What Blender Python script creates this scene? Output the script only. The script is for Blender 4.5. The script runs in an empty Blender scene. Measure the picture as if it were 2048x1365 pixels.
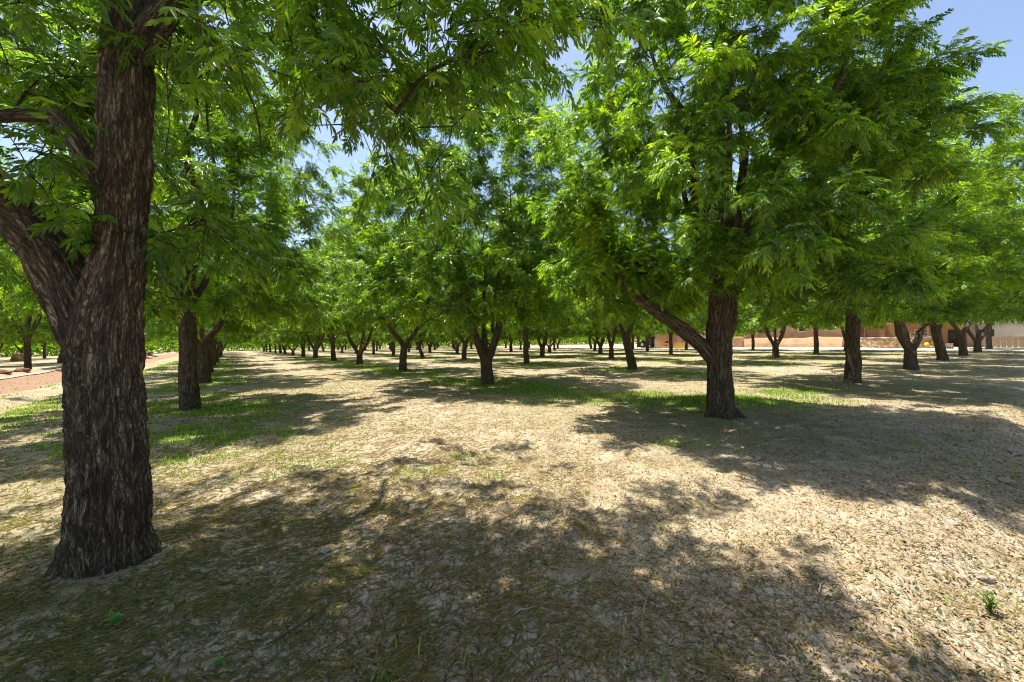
import bpy, math, random
import numpy as np
from mathutils import Vector, Matrix

# ------------------------------------------------------------------ camera, light, exposure
H = 1.66                                   # eye height above the orchard floor
SC = bpy.context.scene
cam = bpy.data.cameras.new('camera'); CAM = bpy.data.objects.new('camera', cam)
SC.collection.objects.link(CAM); SC.camera = CAM
cam.sensor_width = 36; cam.lens = 36 * 790.7 / 2048
cam.clip_start = 0.05; cam.clip_end = 3000
CAM.location = (0, 0, H)
CAM.rotation_euler = (math.radians(90), math.radians(0.0), 0)
CAM.rotation_euler = (Matrix.Rotation(math.radians(90), 4, 'X') @ Matrix.Rotation(-0.0162, 4, 'Z')).to_euler()

SUN_EL = math.radians(75.5); SUN_H = Vector((-0.74, 0.67)).normalized()
sd = Vector((SUN_H.x * math.cos(SUN_EL), SUN_H.y * math.cos(SUN_EL), math.sin(SUN_EL)))
W = bpy.data.worlds.new('World'); SC.world = W; W.use_nodes = True
nt = W.node_tree
sky = nt.nodes.new('ShaderNodeTexSky'); sky.sky_type = 'NISHITA'; sky.sun_disc = False
sky.sun_elevation = SUN_EL; sky.sun_rotation = math.atan2(SUN_H.x, SUN_H.y)
sky.air_density = 1.0; sky.dust_density = 1.9; sky.ozone_density = 1.2
nt.links.new(sky.outputs[0], nt.nodes['Background'].inputs[0])
nt.nodes['Background'].inputs[1].default_value = 0.118
sl = bpy.data.lights.new('sun', 'SUN'); sl.energy = 5.0; sl.angle = math.radians(0.55); sl.color = (1.0, 0.95, 0.86)
so = bpy.data.objects.new('sun', sl); SC.collection.objects.link(so)
so.rotation_euler = sd.to_track_quat('Z', 'Y').to_euler()
so.location = (0, 0, 30)
SC.view_settings.view_transform = 'Standard'; SC.view_settings.look = 'None'
SC.view_settings.exposure = 1.02; SC.view_settings.gamma = 1
SC.render.engine = 'CYCLES'
cy = SC.cycles
cy.max_bounces = 7; cy.diffuse_bounces = 4; cy.glossy_bounces = 2; cy.transmission_bounces = 5
cy.transparent_max_bounces = 4; cy.caustics_reflective = False; cy.caustics_refractive = False
cy.sample_clamp_indirect = 4; cy.filter_width = 1.1

# orchard grid: rows run along A (away to the left), columns along B (away to the right)
AX = np.array([-0.5874, 0.8093]); BX = np.array([0.8093, 0.5874]); SP = 9.16
F0 = np.array([4.35, 8.29])
def grid(i, j): return F0 + AX * SP * i + BX * SP * j
def ab(a, b): return AX * a + BX * b      # metres along the two axes, camera at 0,0

# ------------------------------------------------------------------ numpy noise
_rng = np.random.RandomState(5)
_P = np.tile(_rng.permutation(512), 3); _G = _rng.normal(size=(512, 3)); _G /= np.linalg.norm(_G, axis=1)[:, None]
def perlin(p):
    p = np.asarray(p, float); i = np.floor(p).astype(np.int64); f = p - i; i &= 511
    u = f * f * f * (f * (f * 6 - 15) + 10); r = 0
    for dx in (0, 1):
        wx = u[:, 0] if dx else 1 - u[:, 0]
        for dy in (0, 1):
            wy = u[:, 1] if dy else 1 - u[:, 1]
            for dz in (0, 1):
                wz = u[:, 2] if dz else 1 - u[:, 2]
                h = _P[_P[_P[(i[:, 0] + dx) & 511] + ((i[:, 1] + dy) & 511)] % 512 + ((i[:, 2] + dz) & 511)] % 512
                g = _G[h]
                r = r + wx * wy * wz * (g[:, 0] * (f[:, 0] - dx) + g[:, 1] * (f[:, 1] - dy) + g[:, 2] * (f[:, 2] - dz))
    return r * 1.6
def fbm(p, oct=3):
    s = 0; a = 1
    for k in range(oct): s = s + a * perlin(p * 2 ** k + 17.3 * k); a *= .5
    return s
def sstep(a, b, x):
    t = np.clip((x - a) / (b - a), 0, 1); return t * t * (3 - 2 * t)

# ------------------------------------------------------------------ mesh + object helpers
def mesh_np(name, V, F, mats, tone=None, smooth=False, tone_name='tone', bark=None):
    """F: (n,3) or (n,4) int array, or list of such arrays"""
    Fs = F if isinstance(F, list) else [F]
    me = bpy.data.meshes.new(name)
    V = np.asarray(V, np.float32)
    me.vertices.add(len(V)); me.vertices.foreach_set('co', V.ravel())
    loops = np.concatenate([f.ravel() for f in Fs]); counts = np.concatenate([np.full(len(f), f.shape[1]) for f in Fs])
    me.loops.add(len(loops)); me.loops.foreach_set('vertex_index', loops.astype(np.int32))
    me.polygons.add(len(counts)); st = np.concatenate([[0], np.cumsum(counts)[:-1]])
    me.polygons.foreach_set('loop_start', st.astype(np.int32))
    if smooth: me.polygons.foreach_set('use_smooth', np.ones(len(counts), bool))
    if tone is not None:
        at = me.attributes.new(tone_name, 'FLOAT', 'POINT'); at.data.foreach_set('value', np.asarray(tone, np.float32))
    if bark is not None:
        at = me.attributes.new('bark', 'FLOAT_VECTOR', 'POINT'); at.data.foreach_set('vector', np.asarray(bark, np.float32).ravel())
    me.update(calc_edges=True)
    for m in (mats if isinstance(mats, (list, tuple)) else [mats]): me.materials.append(m)
    return me
def link(name, me, parent=None):
    o = bpy.data.objects.new(name, me); SC.collection.objects.link(o)
    if parent is not None: o.parent = parent
    return o
def tag(o, label=None, cat=None, group=None, kind=None):
    if label: o['label'] = label
    if cat: o['category'] = cat
    if group: o['group'] = group
    if kind: o['kind'] = kind
    return o
def thing(name, loc, label, cat, rz=0, group=None):
    o = bpy.data.objects.new(name, None); SC.collection.objects.link(o)
    o.location = loc; o.rotation_euler = (0, 0, rz); o.empty_display_size = .2
    return tag(o, label, cat, group)

# ------------------------------------------------------------------ materials
def newmat(name, rough=.9, spec=.2):
    m = bpy.data.materials.new(name); m.use_nodes = True; n = m.node_tree
    b = n.nodes['Principled BSDF']; b.inputs['Roughness'].default_value = rough
    b.inputs['Specular IOR Level'].default_value = spec
    return m, n, b
def N(n, t, **kw):
    x = n.nodes.new(t)
    for k, v in kw.items(): setattr(x, k, v)
    return x
def ramp(n, src, pts):
    r = N(n, 'ShaderNodeValToRGB'); e = r.color_ramp.elements
    while len(e) > 1: e.remove(e[-1])
    e[0].position = pts[0][0]; c = pts[0][1]; e[0].color = (*c, 1) if len(c) == 3 else c
    for p, c in pts[1:]:
        q = e.new(p); q.color = (*c, 1)
    n.links.new(src, r.inputs[0]); return r.outputs[0]
def noise(n, vec, scale, detail=3, rough=.5, out=0):
    x = N(n, 'ShaderNodeTexNoise'); x.inputs['Scale'].default_value = scale
    x.inputs['Detail'].default_value = detail; x.inputs['Roughness'].default_value = rough
    if vec is not None: n.links.new(vec, x.inputs['Vector'])
    return x.outputs[out]
def mixc(n, fac, a, b, mode='MIX'):
    x = N(n, 'ShaderNodeMix', data_type='RGBA', blend_type=mode)
    for s, v in ((x.inputs[0], fac), (x.inputs[6], a), (x.inputs[7], b)):
        if isinstance(v, (int, float)): s.default_value = v
        elif isinstance(v, tuple): s.default_value = (*v, 1)
        else: n.links.new(v, s)
    return x.outputs[2]
def math_(n, op, a, b=None, c=None, clamp=False):
    x = N(n, 'ShaderNodeMath', operation=op, use_clamp=clamp)
    for s, v in zip(x.inputs, (a, b, c)):
        if v is None: continue
        if isinstance(v, (int, float)): s.default_value = v
        else: n.links.new(v, s)
    return x.outputs[0]
def bump(n, b, h, strength, dist, prev=None):
    x = N(n, 'ShaderNodeBump'); x.inputs['Strength'].default_value = strength; x.inputs['Distance'].default_value = dist
    n.links.new(h, x.inputs['Height'])
    if prev is not None: n.links.new(prev, x.inputs['Normal'])
    n.links.new(x.outputs[0], b.inputs['Normal']); return x.outputs[0]

def leaf_material(name, dark, mid, young, trans):
    m, n, b = newmat(name, .33, .6)
    at = N(n, 'ShaderNodeAttribute', attribute_name='tone')
    tc = N(n, 'ShaderNodeTexCoord')
    oi = N(n, 'ShaderNodeObjectInfo')
    nz = noise(n, tc.outputs['Object'], .7, 2)
    t = math_(n, 'ADD', at.outputs['Fac'], math_(n, 'MULTIPLY', math_(n, 'SUBTRACT', nz, .5), 1.1), clamp=True)
    col = ramp(n, t, [(0, dark), (.5, mid), (1, young)])
    n.links.new(col, b.inputs['Base Color'])
    tr = N(n, 'ShaderNodeBsdfTranslucent')
    tcol = mixc(n, 1.0, col, trans, 'MULTIPLY')
    n.links.new(tcol, tr.inputs['Color'])
    mx = N(n, 'ShaderNodeMixShader'); mx.inputs[0].default_value = .47
    n.links.new(b.outputs[0], mx.inputs[1]); n.links.new(tr.outputs[0], mx.inputs[2])
    n.links.new(mx.outputs[0], n.nodes['Material Output'].inputs['Surface'])
    return m
M = {}
M['leaf'] = leaf_material('pecan_leaves', (.034, .080, .007), (.120, .225, .014), (.36, .46, .030), (2.5, 2.5, 1.0))

def bark_material(name):
    m, n, b = newmat(name, .95, .12)
    at = N(n, 'ShaderNodeAttribute', attribute_name='bark')
    v = at.outputs['Vector']
    def stretched(sz, w, ws):
        mp = N(n, 'ShaderNodeMapping'); mp.inputs['Scale'].default_value = (1, 1, sz); n.links.new(v, mp.inputs['Vector'])
        x = N(n, 'ShaderNodeMix', data_type='VECTOR'); x.inputs[0].default_value = w
        n.links.new(mp.outputs[0], x.inputs[4]); n.links.new(noise(n, mp.outputs[0], ws, 4, .65, out=1), x.inputs[5]); return x.outputs[1]
    v1 = stretched(.11, .09, 14); v2 = stretched(.28, .05, 30)
    f1 = noise(n, v1, 20, 4, .6); f2 = noise(n, v2, 48, 4, .65)
    r1 = math_(n, 'ABSOLUTE', math_(n, 'SUBTRACT', f1, .5)); r2 = math_(n, 'ABSOLUTE', math_(n, 'SUBTRACT', f2, .5))
    vo = N(n, 'ShaderNodeTexVoronoi', feature='DISTANCE_TO_EDGE'); vo.inputs['Scale'].default_value = 38; n.links.new(v1, vo.inputs['Vector'])
    vc = N(n, 'ShaderNodeTexVoronoi'); vc.inputs['Scale'].default_value = 38; n.links.new(v1, vc.inputs['Vector'])
    sep = N(n, 'ShaderNodeSeparateColor'); n.links.new(vc.outputs['Color'], sep.inputs[0])
    k1 = ramp(n, r1, [(0, (0, 0, 0)), (.035, (.65, .65, .65)), (.11, (1, 1, 1))])
    k2 = ramp(n, r2, [(0, (.35, .35, .35)), (.05, (1, 1, 1))])
    k3 = ramp(n, vo.outputs['Distance'], [(0, (.15, .15, .15)), (.12, (.8, .8, .8)), (.3, (1, 1, 1))])
    crack = math_(n, 'MULTIPLY', math_(n, 'MULTIPLY', k1, k2), k3)
    fine = noise(n, v2, 110, 4, .7); big = noise(n, v, 2.6, 4)
    k = math_(n, 'ADD', math_(n, 'MULTIPLY', sep.outputs[0], .26), math_(n, 'MULTIPLY', math_(n, 'ADD', fine, f1), .42))
    col = ramp(n, k, [(.2, (.13, .094, .058)), (.42, (.275, .21, .135)), (.62, (.39, .315, .22)), (.9, (.52, .435, .32))])
    red = mixc(n, ramp(n, big, [(.45, (0, 0, 0)), (.68, (.4, .4, .4))]), col, (.30, .19, .11))
    col2 = mixc(n, crack, (.042, .031, .021), red)
    n.links.new(col2, b.inputs['Base Color'])
    h = math_(n, 'ADD', crack, math_(n, 'MULTIPLY', fine, .35))
    h = math_(n, 'ADD', h, math_(n, 'MULTIPLY', sep.outputs[1], .35))
    bump(n, b, h, 1.0, .024)
    return m
M['bark'] = bark_material('furrowed_bark')

# ------------------------------------------------------------------ tree builder
def frames(P):
    T = np.gradient(P, axis=0); T /= np.linalg.norm(T, axis=1)[:, None] + 1e-9
    u = np.cross(T[0], [0.3, 1, 0.1]); u /= np.linalg.norm(u); U = []
    for t in T:
        u = u - t * np.dot(u, t); u /= np.linalg.norm(u) + 1e-9; U.append(u)
    U = np.array(U); return T, U, np.cross(T, U)
def tube(P, R, sides, cap=True):
    P = np.asarray(P, float); R = np.asarray(R, float); T, U, Wv = frames(P); n = len(P)
    th = np.arange(sides) * 2 * math.pi / sides
    ring = U[:, None, :] * np.cos(th)[None, :, None] + Wv[:, None, :] * np.sin(th)[None, :, None]
    V = (P[:, None, :] + ring * R[:, None, None]).reshape(-1, 3)
    s = np.concatenate([[0], np.cumsum(np.linalg.norm(np.diff(P, axis=0), axis=1))])
    Bk = np.stack([np.cos(th)[None, :] * R[:, None], np.sin(th)[None, :] * R[:, None], np.repeat(s[:, None], sides, 1)], 2).reshape(-1, 3)
    i = np.arange(n - 1)[:, None] * sides; j = np.arange(sides)[None, :]; k = (j + 1) % sides
    F = np.stack([i + j, i + k, i + sides + k, i + sides + j], 2).reshape(-1, 4)
    return V, F, Bk
def smooth_path(P, R, step=.12):
    """Catmull-Rom through hand-set points"""
    P = np.asarray(P, float); R = np.asarray(R, float); out = []; rr = []
    Q = np.vstack([2 * P[0] - P[1], P, 2 * P[-1] - P[-2]])
    for k in range(len(P) - 1):
        p0, p1, p2, p3 = Q[k:k + 4]; m = max(2, int(np.linalg.norm(p2 - p1) / step))
        for t in np.arange(m) / m:
            out.append(.5 * (2 * p1 + (p2 - p0) * t + (2 * p0 - 5 * p1 + 4 * p2 - p3) * t * t + (3 * p1 - p0 - 3 * p2 + p3) * t ** 3)); rr.append(R[k] + (R[k + 1] - R[k]) * t)
    out.append(P[-1]); rr.append(R[-1]); return np.array(out), np.array(rr)

def trunk_mesh(limbs, voxel, disp, seed):
    """closed tubes -> voxel union -> smoothed -> bark relief; returns V, F, barkcoords"""
    Vs = []; Fs = []; n = 0; polys = []
    for P, R in limbs:
        if max(R) < .03: continue
        p, r = smooth_path(P, R); polys.append((p, r))
        V, F, _ = tube(p, r, 20); m = len(V)
        c0, c1 = p[0], p[-1] + (p[-1] - p[-2]) / (np.linalg.norm(p[-1] - p[-2]) + 1e-9) * r[-1] * .5
        V = np.vstack([V, c0, c1]); k = np.arange(20)
        tri = np.vstack([np.stack([np.full(20, m), (k + 1) % 20, k], 1), np.stack([np.full(20, m + 1), m - 20 + k, m - 20 + (k + 1) % 20], 1)])
        Vs.append(V); Fs.append((F + n, tri + n)); n += len(V)
    me = mesh_np('tmp', np.vstack(Vs), [np.vstack([f[0] for f in Fs]), np.vstack([f[1] for f in Fs])], [])
    o = bpy.data.objects.new('tmp', me); SC.collection.objects.link(o)
    md = o.modifiers.new('r', 'REMESH'); md.mode = 'VOXEL'; md.voxel_size = voxel; md.adaptivity = 0
    ms = o.modifiers.new('s', 'SMOOTH'); ms.iterations = max(4, int(.09 / voxel)) ; ms.factor = .5
    dg = bpy.context.evaluated_depsgraph_get(); ev = o.evaluated_get(dg).to_mesh()
    V = np.empty(len(ev.vertices) * 3, np.float32); ev.vertices.foreach_get('co', V); V = V.reshape(-1, 3).astype(float)
    Nn = np.empty(len(ev.vertices) * 3, np.float32); ev.vertices.foreach_get('normal', Nn); Nn = Nn.reshape(-1, 3)
    lv = np.empty(len(ev.loops), np.int32); ev.loops.foreach_get('vertex_index', lv)
    F = lv.reshape(-1, 4) if len(lv) == 4 * len(ev.polygons) else None
    if F is None:
        F = np.array([list(p.vertices) for p in ev.polygons if len(p.vertices) == 4])
    bpy.data.objects.remove(o); bpy.data.meshes.remove(me)
    best = np.full(len(V), 1e9); bk = np.zeros((len(V), 3)); cr = np.zeros(len(V))
    for li, (p, r) in enumerate(polys):
        T, U, Wv = frames(p); s = np.concatenate([[0], np.cumsum(np.linalg.norm(np.diff(p, axis=0), axis=1))])
        for k in range(len(p) - 1):
            d = p[k + 1] - p[k]; L = np.linalg.norm(d); q = V - p[k]; t = np.clip(q @ d / (L * L), 0, 1)
            w = q - t[:, None] * d; dist = np.linalg.norm(w, axis=1); rk = r[k] + (r[k + 1] - r[k]) * t
            sc = dist / rk; better = sc < best - 1e-6
            if not better.any(): continue
            a = (w @ U[k]) / (dist + 1e-6); c = (w @ Wv[k]) / (dist + 1e-6); rq = rk
            nb = np.stack([a * rq, c * rq, s[k] + t * L + li * 7.3], 1)
            bk[better] = nb[better]; best[better] = sc[better]; cr[better] = rk[better]
    c = bk * np.array([1, 1, .22])
    rid = 1 - np.abs(perlin(c * 17 + seed)) * 2.6
    rid2 = 1 - np.abs(perlin(c * 34 + 9 + seed)) * 2.2
    lump = fbm(V * np.array([2.2, 2.2, 1.2]) + seed, 2)
    amp = disp * np.clip(cr / .2, .25, 1)
    V = V + Nn * (amp * (rid * .6 + rid2 * .45) + lump * .05 * np.clip(cr / .3, .1, 1))[:, None]
    return V, F, bk

def grow(limbs, attract, rng, step=.38):
    """branch skeleton: every attractor is reached from the nearest part of the tree"""
    P = []; par = []; fixed = []
    for Pp, Rr in limbs:
        p, r = smooth_path(Pp, Rr, .3)
        for k in range(len(p)):
            P.append(p[k]); par.append(-1 if k == 0 else len(P) - 2); fixed.append(r[k])
    base = len(P); Z0 = 1.6
    P = list(P)
    arr = np.array(P); cap = len(arr); buf = np.zeros((60000, 3)); buf[:cap] = arr
    ok = np.zeros(60000, bool); ok[:cap] = arr[:, 2] > Z0
    cnt = cap; dist0 = np.min(np.linalg.norm(attract[:, None, :] - arr[None, ok[:cap]][:, ::3], axis=2), axis=1) if ok[:cap].sum() else np.zeros(len(attract))
    order = np.argsort(dist0 + rng.rand(len(attract)) * .4); tips = []; dirs = {}
    for q in attract[order]:
        c = buf[:cnt]; d = c - q; dd = np.linalg.norm(d, axis=1)
        low = np.clip(c[:, 2] - q[2] + .2, 0, None)          # prefer to climb outwards
        cost = np.where(ok[:cnt], dd + .35 * low, 1e9); k = int(np.argmin(cost)); L = dd[k]
        m = max(2, int(L / step)); a = c[k].copy(); prev = k
        side = rng.normal(size=3) * .16 * L; up = np.array([0, 0, .14 * L])
        for t in np.arange(1, m + 1) / m:
            pt = a + (q - a) * t + (side + up) * math.sin(math.pi * t) * .7 + rng.normal(size=3) * .02 * (t < 1)
            buf[cnt] = pt; ok[cnt] = True; par.append(prev); fixed.append(0); prev = cnt; cnt += 1
        tips.append(prev)
    P = buf[:cnt].copy(); par = np.array(par); fixed = np.array(fixed)
    r = np.zeros(cnt); E = 2.35
    acc = np.zeros(cnt)
    for k in range(cnt - 1, base - 1, -1):
        if acc[k] == 0: acc[k] = .0045 ** E
        acc[par[k]] += acc[k]
    r = acc ** (1 / E); r = np.minimum(r, .09)
    ch = {}
    for k in range(base, cnt): ch.setdefault(int(par[k]), []).append(k)
    chains = []
    def is_main(k):
        p = int(par[k]); return p >= base and max(ch[p], key=lambda c: r[c]) == k
    for k in range(base, cnt):
        if is_main(k): continue
        c = [int(par[k]), k]; x = k
        while x in ch:
            x = max(ch[x], key=lambda c_: r[c_]); c.append(x)
        pts = P[c]; rr = r[c].copy(); rr[0] = rr[1]; chains.append((pts, rr))
    return P, par, r, chains, tips

def make_leaves(O, D, rng, n_per, size, rich, leaflets=11, tone_base=.35, lsz=1.):
    """O twig tips, D twig directions. returns V, F(list), tone"""
    n = len(O); M_ = n * n_per
    o = np.repeat(O, n_per, 0); d = np.repeat(D, n_per, 0); idx = np.tile(np.arange(n_per), n)
    back = (idx / n_per) * .38 + rng.rand(M_) * .04
    o = o - d * back[:, None]
    ref = np.array([0, 0, 1.0]); u = np.cross(d, ref); u /= np.linalg.norm(u, axis=1)[:, None] + 1e-6; v = np.cross(u, d)
    ph = idx * 2.4 + np.repeat(rng.rand(n) * 6.28, n_per) + rng.rand(M_) * .5
    spread = .45 + .75 * (idx / n_per)
    dr = d * np.cos(spread)[:, None] + (u * np.cos(ph)[:, None] + v * np.sin(ph)[:, None]) * np.sin(spread)[:, None]
    dr[:, 2] = dr[:, 2] * .6 - .08; dr += rng.normal(size=(M_, 3)) * .22
    dr /= np.linalg.norm(dr, axis=1)[:, None]
    L = size * (.75 + .5 * rng.rand(M_)); droop = .10 + .38 * rng.rand(M_)
    side = np.cross(dr, ref + rng.normal(size=(M_, 3)) * .25); side /= np.linalg.norm(side, axis=1)[:, None] + 1e-6
    K = leaflets; pair = (K - 1) // 2
    ts = np.concatenate([np.repeat(np.linspace(.28, .92, pair), 2), [1.0]]); sg = np.concatenate([np.tile([1, -1], pair), [0]])
    t = ts[None, :, None]; s = sg[None, :, None]
    down = np.array([0, 0, -1.0])
    pos = o[:, None] + dr[:, None] * (L[:, None, None] * t) + down * (droop * L)[:, None, None] * t * t
    tan = dr[:, None] + down * (2 * droop)[:, None, None] * t; tan = tan / np.linalg.norm(tan, axis=2)[..., None]
    sd_ = side[:, None] * s
    ang = (.95 - .35 * t)
    ld = tan * np.where(s == 0, 1, np.cos(ang)) + sd_ * np.sin(ang) + down * (.22 + .2 * rng.rand(M_, K, 1))
    ld = ld + rng.normal(size=ld.shape) * .12; ld = ld / np.linalg.norm(ld, axis=2)[..., None]
    ll = L[:, None, None] * (.30 + .12 * np.sin(t * 2.4)) * lsz * (.85 + .3 * rng.rand(M_, K, 1))
    nrm = np.cross(tan, side[:, None]); nrm = nrm * np.sign(nrm[..., 2:3] + 1e-6) + rng.normal(size=ld.shape) * .6
    wd = np.cross(nrm, ld); wd /= np.linalg.norm(wd, axis=2)[..., None] + 1e-6
    nm = np.cross(ld, wd); w = ll * (.150 if rich else .168)
    tone = tone_base + np.repeat(.30 * (rng.rand(n) - .5), n_per) + .42 * (rng.rand(M_) - .5) + .25 * (1 - idx / n_per) ** 2 * (rng.rand(M_) > .4)
    B = pos.reshape(-1, 3); ldf = ld.reshape(-1, 3); wf = (wd * w).reshape(-1, 3); lf = np.broadcast_to(ll, pos.shape[:2] + (1,)).reshape(-1, 1); nf = nm.reshape(-1, 3)
    q = len(B); cup = -nf * lf * .06
    tip = B + ldf * lf + nf * lf * -.10
    if rich:
        pts = [B, B + ldf * lf * .28 + wf * .9 - cup * .6, B + ldf * lf * .62 + wf * .8 - cup - nf * lf * .03, tip, B + ldf * lf * .62 - wf * .8 - cup - nf * lf * .03, B + ldf * lf * .28 - wf * .9 - cup * .6]
        V = np.stack(pts, 1).reshape(-1, 3); i = np.arange(q)[:, None] * 6
        F = np.concatenate([i + np.array([0, 1, 2, 3]), i + np.array([0, 3, 4, 5])]); m = 6
    else:
        pts = [B, B + ldf * lf * .42 + wf - cup, tip, B + ldf * lf * .42 - wf - cup]
        V = np.stack(pts, 1).reshape(-1, 3); i = np.arange(q)[:, None] * 4; F = i + np.array([0, 1, 2, 3]); m = 4
    T = np.repeat(np.repeat(tone, K) + .34 * (rng.rand(q) - .5), m)  # random tone per leaflet paints in the light-and-dark glitter of the foliage
    if rich:                                        # the leaf stalks
        ww = side * .0016; seg = []
        tt = np.array([0, .5, 1.0])
        pc = o[:, None] + dr[:, None] * (L[:, None] * tt)[..., None] + down * ((droop * L)[:, None] * tt * tt)[..., None]
        A1 = pc + ww[:, None]; A2 = pc - ww[:, None]; VV = np.stack([A1, A2], 2).reshape(-1, 3)
        k = np.arange(M_)[:, None] * 6
        FF = np.concatenate([k + np.array([0, 1, 3, 2]), k + np.array([2, 3, 5, 4])]) + len(V)
        V = np.vstack([V, VV]); F = np.vstack([F, FF]); T = np.concatenate([T, np.full(len(VV), .6)])
    return V, F, T

def crown_points(rng, n, cx, cy_, zb, zt, rmax, seed, hole=.0, prof=None, asym=None):
    """points spread through a vase-shaped, clumpy crown"""
    out = []
    while sum(len(o) for o in out) < n:
        z = zb + (zt - zb) * rng.rand(4000) ** 1.12; t = (z - zb) / (zt - zb)
        R = rmax * np.interp(t, *(prof or ([0, .12, .35, .6, .85, 1], [.82, .95, 1, .93, .64, .2])))
        th = rng.rand(4000) * 2 * math.pi; rr = R * np.clip(rng.rand(4000), 0, 1) ** .46
        edge = 1 + .28 * perlin(np.stack([np.cos(th) * 1.6, np.sin(th) * 1.6, z * .45 + seed], 1))
        x = cx + np.cos(th) * rr * edge; y = cy_ + np.sin(th) * rr * edge
        p = np.stack([x, y, z], 1)
        k = (perlin(p * .55 + seed * 3.1) > -.22 + hole) & ((rr > .22 * R) | (t > .7))
        if asym is not None: k &= asym(p)
        out.append(p[k])
    return np.vstack(out)[:n]

def build_tree(seed, limbs, att, voxel, disp, rich, n_twig=3, n_leaf=9, size=.34, leaflets=11, extra=None, tone=.35, wz=2.4):
    rng = np.random.RandomState(seed)
    def wob(P, R):
        p, r_ = smooth_path(P, R, .35)
        a_ = np.clip((p[:, 2] - wz) / 2.5, 0, 1)[:, None] * .42
        off = np.column_stack([perlin(p * .55 + seed + k * 5.1) for k in (1, 2, 3)]); off[:, 2] *= .4
        return p + off * a_, r_
    limbs = [wob(*l) if max(l[1]) >= .03 else l for l in limbs]
    P, par, r, chains, tips = grow(limbs, att, rng)
    tv, tf, tb = trunk_mesh([l for l in limbs], voxel, disp, seed)
    Vs = [tv]; Fs = [tf]; Bs = [tb]; n = len(tv)
    thin = [(smooth_path(*l)) for l in limbs if max(l[1]) < .03]
    for l in limbs:
        if max(l[1]) < .03: continue
        p_, r_ = smooth_path(*l); q_ = np.where(r_ < voxel * 2.2)[0]
        q_ = q_[q_ > len(r_) // 2]
        if len(q_) > 3:
            rr_ = r_[q_] * .97; rr_ = rr_ * np.linspace(1, .35, len(q_)); thin.append((p_[q_], rr_))
    for pts, rr in thin + chains:
        s = 9 if rr[0] > .04 else (5 if rr[0] > .015 else 3)
        V, F, B = tube(pts, rr, s); Vs.append(V); Fs.append(F + n); Bs.append(B); n += len(V)
    O = []; D = []
    TP = P[tips]; PD = TP - P[par[tips]]; PD /= np.linalg.norm(PD, axis=1)[:, None]
    for k in range(n_twig):
        d = PD + rng.normal(size=PD.shape) * (.25 if k == 0 else .75); d[:, 2] *= .7; d /= np.linalg.norm(d, axis=1)[:, None]
        L = .12 + .32 * rng.rand(len(TP)); e = TP + d * L[:, None]
        O.append(e); D.append(d)
        for a, b_ in zip(TP, e):
            V, F, B = tube([a, (a + b_) / 2 + [0, 0, .02], b_], [.0045, .004, .003], 3); Vs.append(V); Fs.append(F + n); Bs.append(B); n += len(V)
    if extra is not None:
        O.append(extra[0]); D.append(extra[1])
    O = np.vstack(O); D = np.vstack(D)
    lv, lf, lt = make_leaves(O, D, rng, n_leaf, size, rich, leaflets, tone)
    tm = mesh_np('trunk', np.vstack(Vs), np.vstack(Fs), M['bark'], smooth=True, bark=np.vstack(Bs))
    cm = mesh_np('crown', lv, lf, M['leaf'], tone=lt, smooth=False)
    return tm, cm

# ------------------------------------------------------------------ tree kinds
GROUP = 'pecan trees planted in a square grid'
KIND = {}
def std_up(rng, zf, x0, y0, n, spread, top, r0, lean=(0, 0)):
    out = []
    ph0 = rng.rand() * 6.28
    for k in range(n):
        th = ph0 + k * 2 * math.pi / n + rng.normal() * .25; c, s = math.cos(th), math.sin(th); sp = spread * (.8 + .4 * rng.rand())
        out.append(([(x0, y0, zf - .35), (x0 + c * .16, y0 + s * .16, zf), (x0 + c * sp * .45, y0 + s * sp * .45, zf + (top - zf) * .32), (x0 + c * sp * .8, y0 + s * sp * .8, zf + (top - zf) * .66), (x0 + c * sp, y0 + s * sp, top)],
                    [r0, r0 * .92, r0 * .62, r0 * .36, r0 * .14]))
    return out

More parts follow.
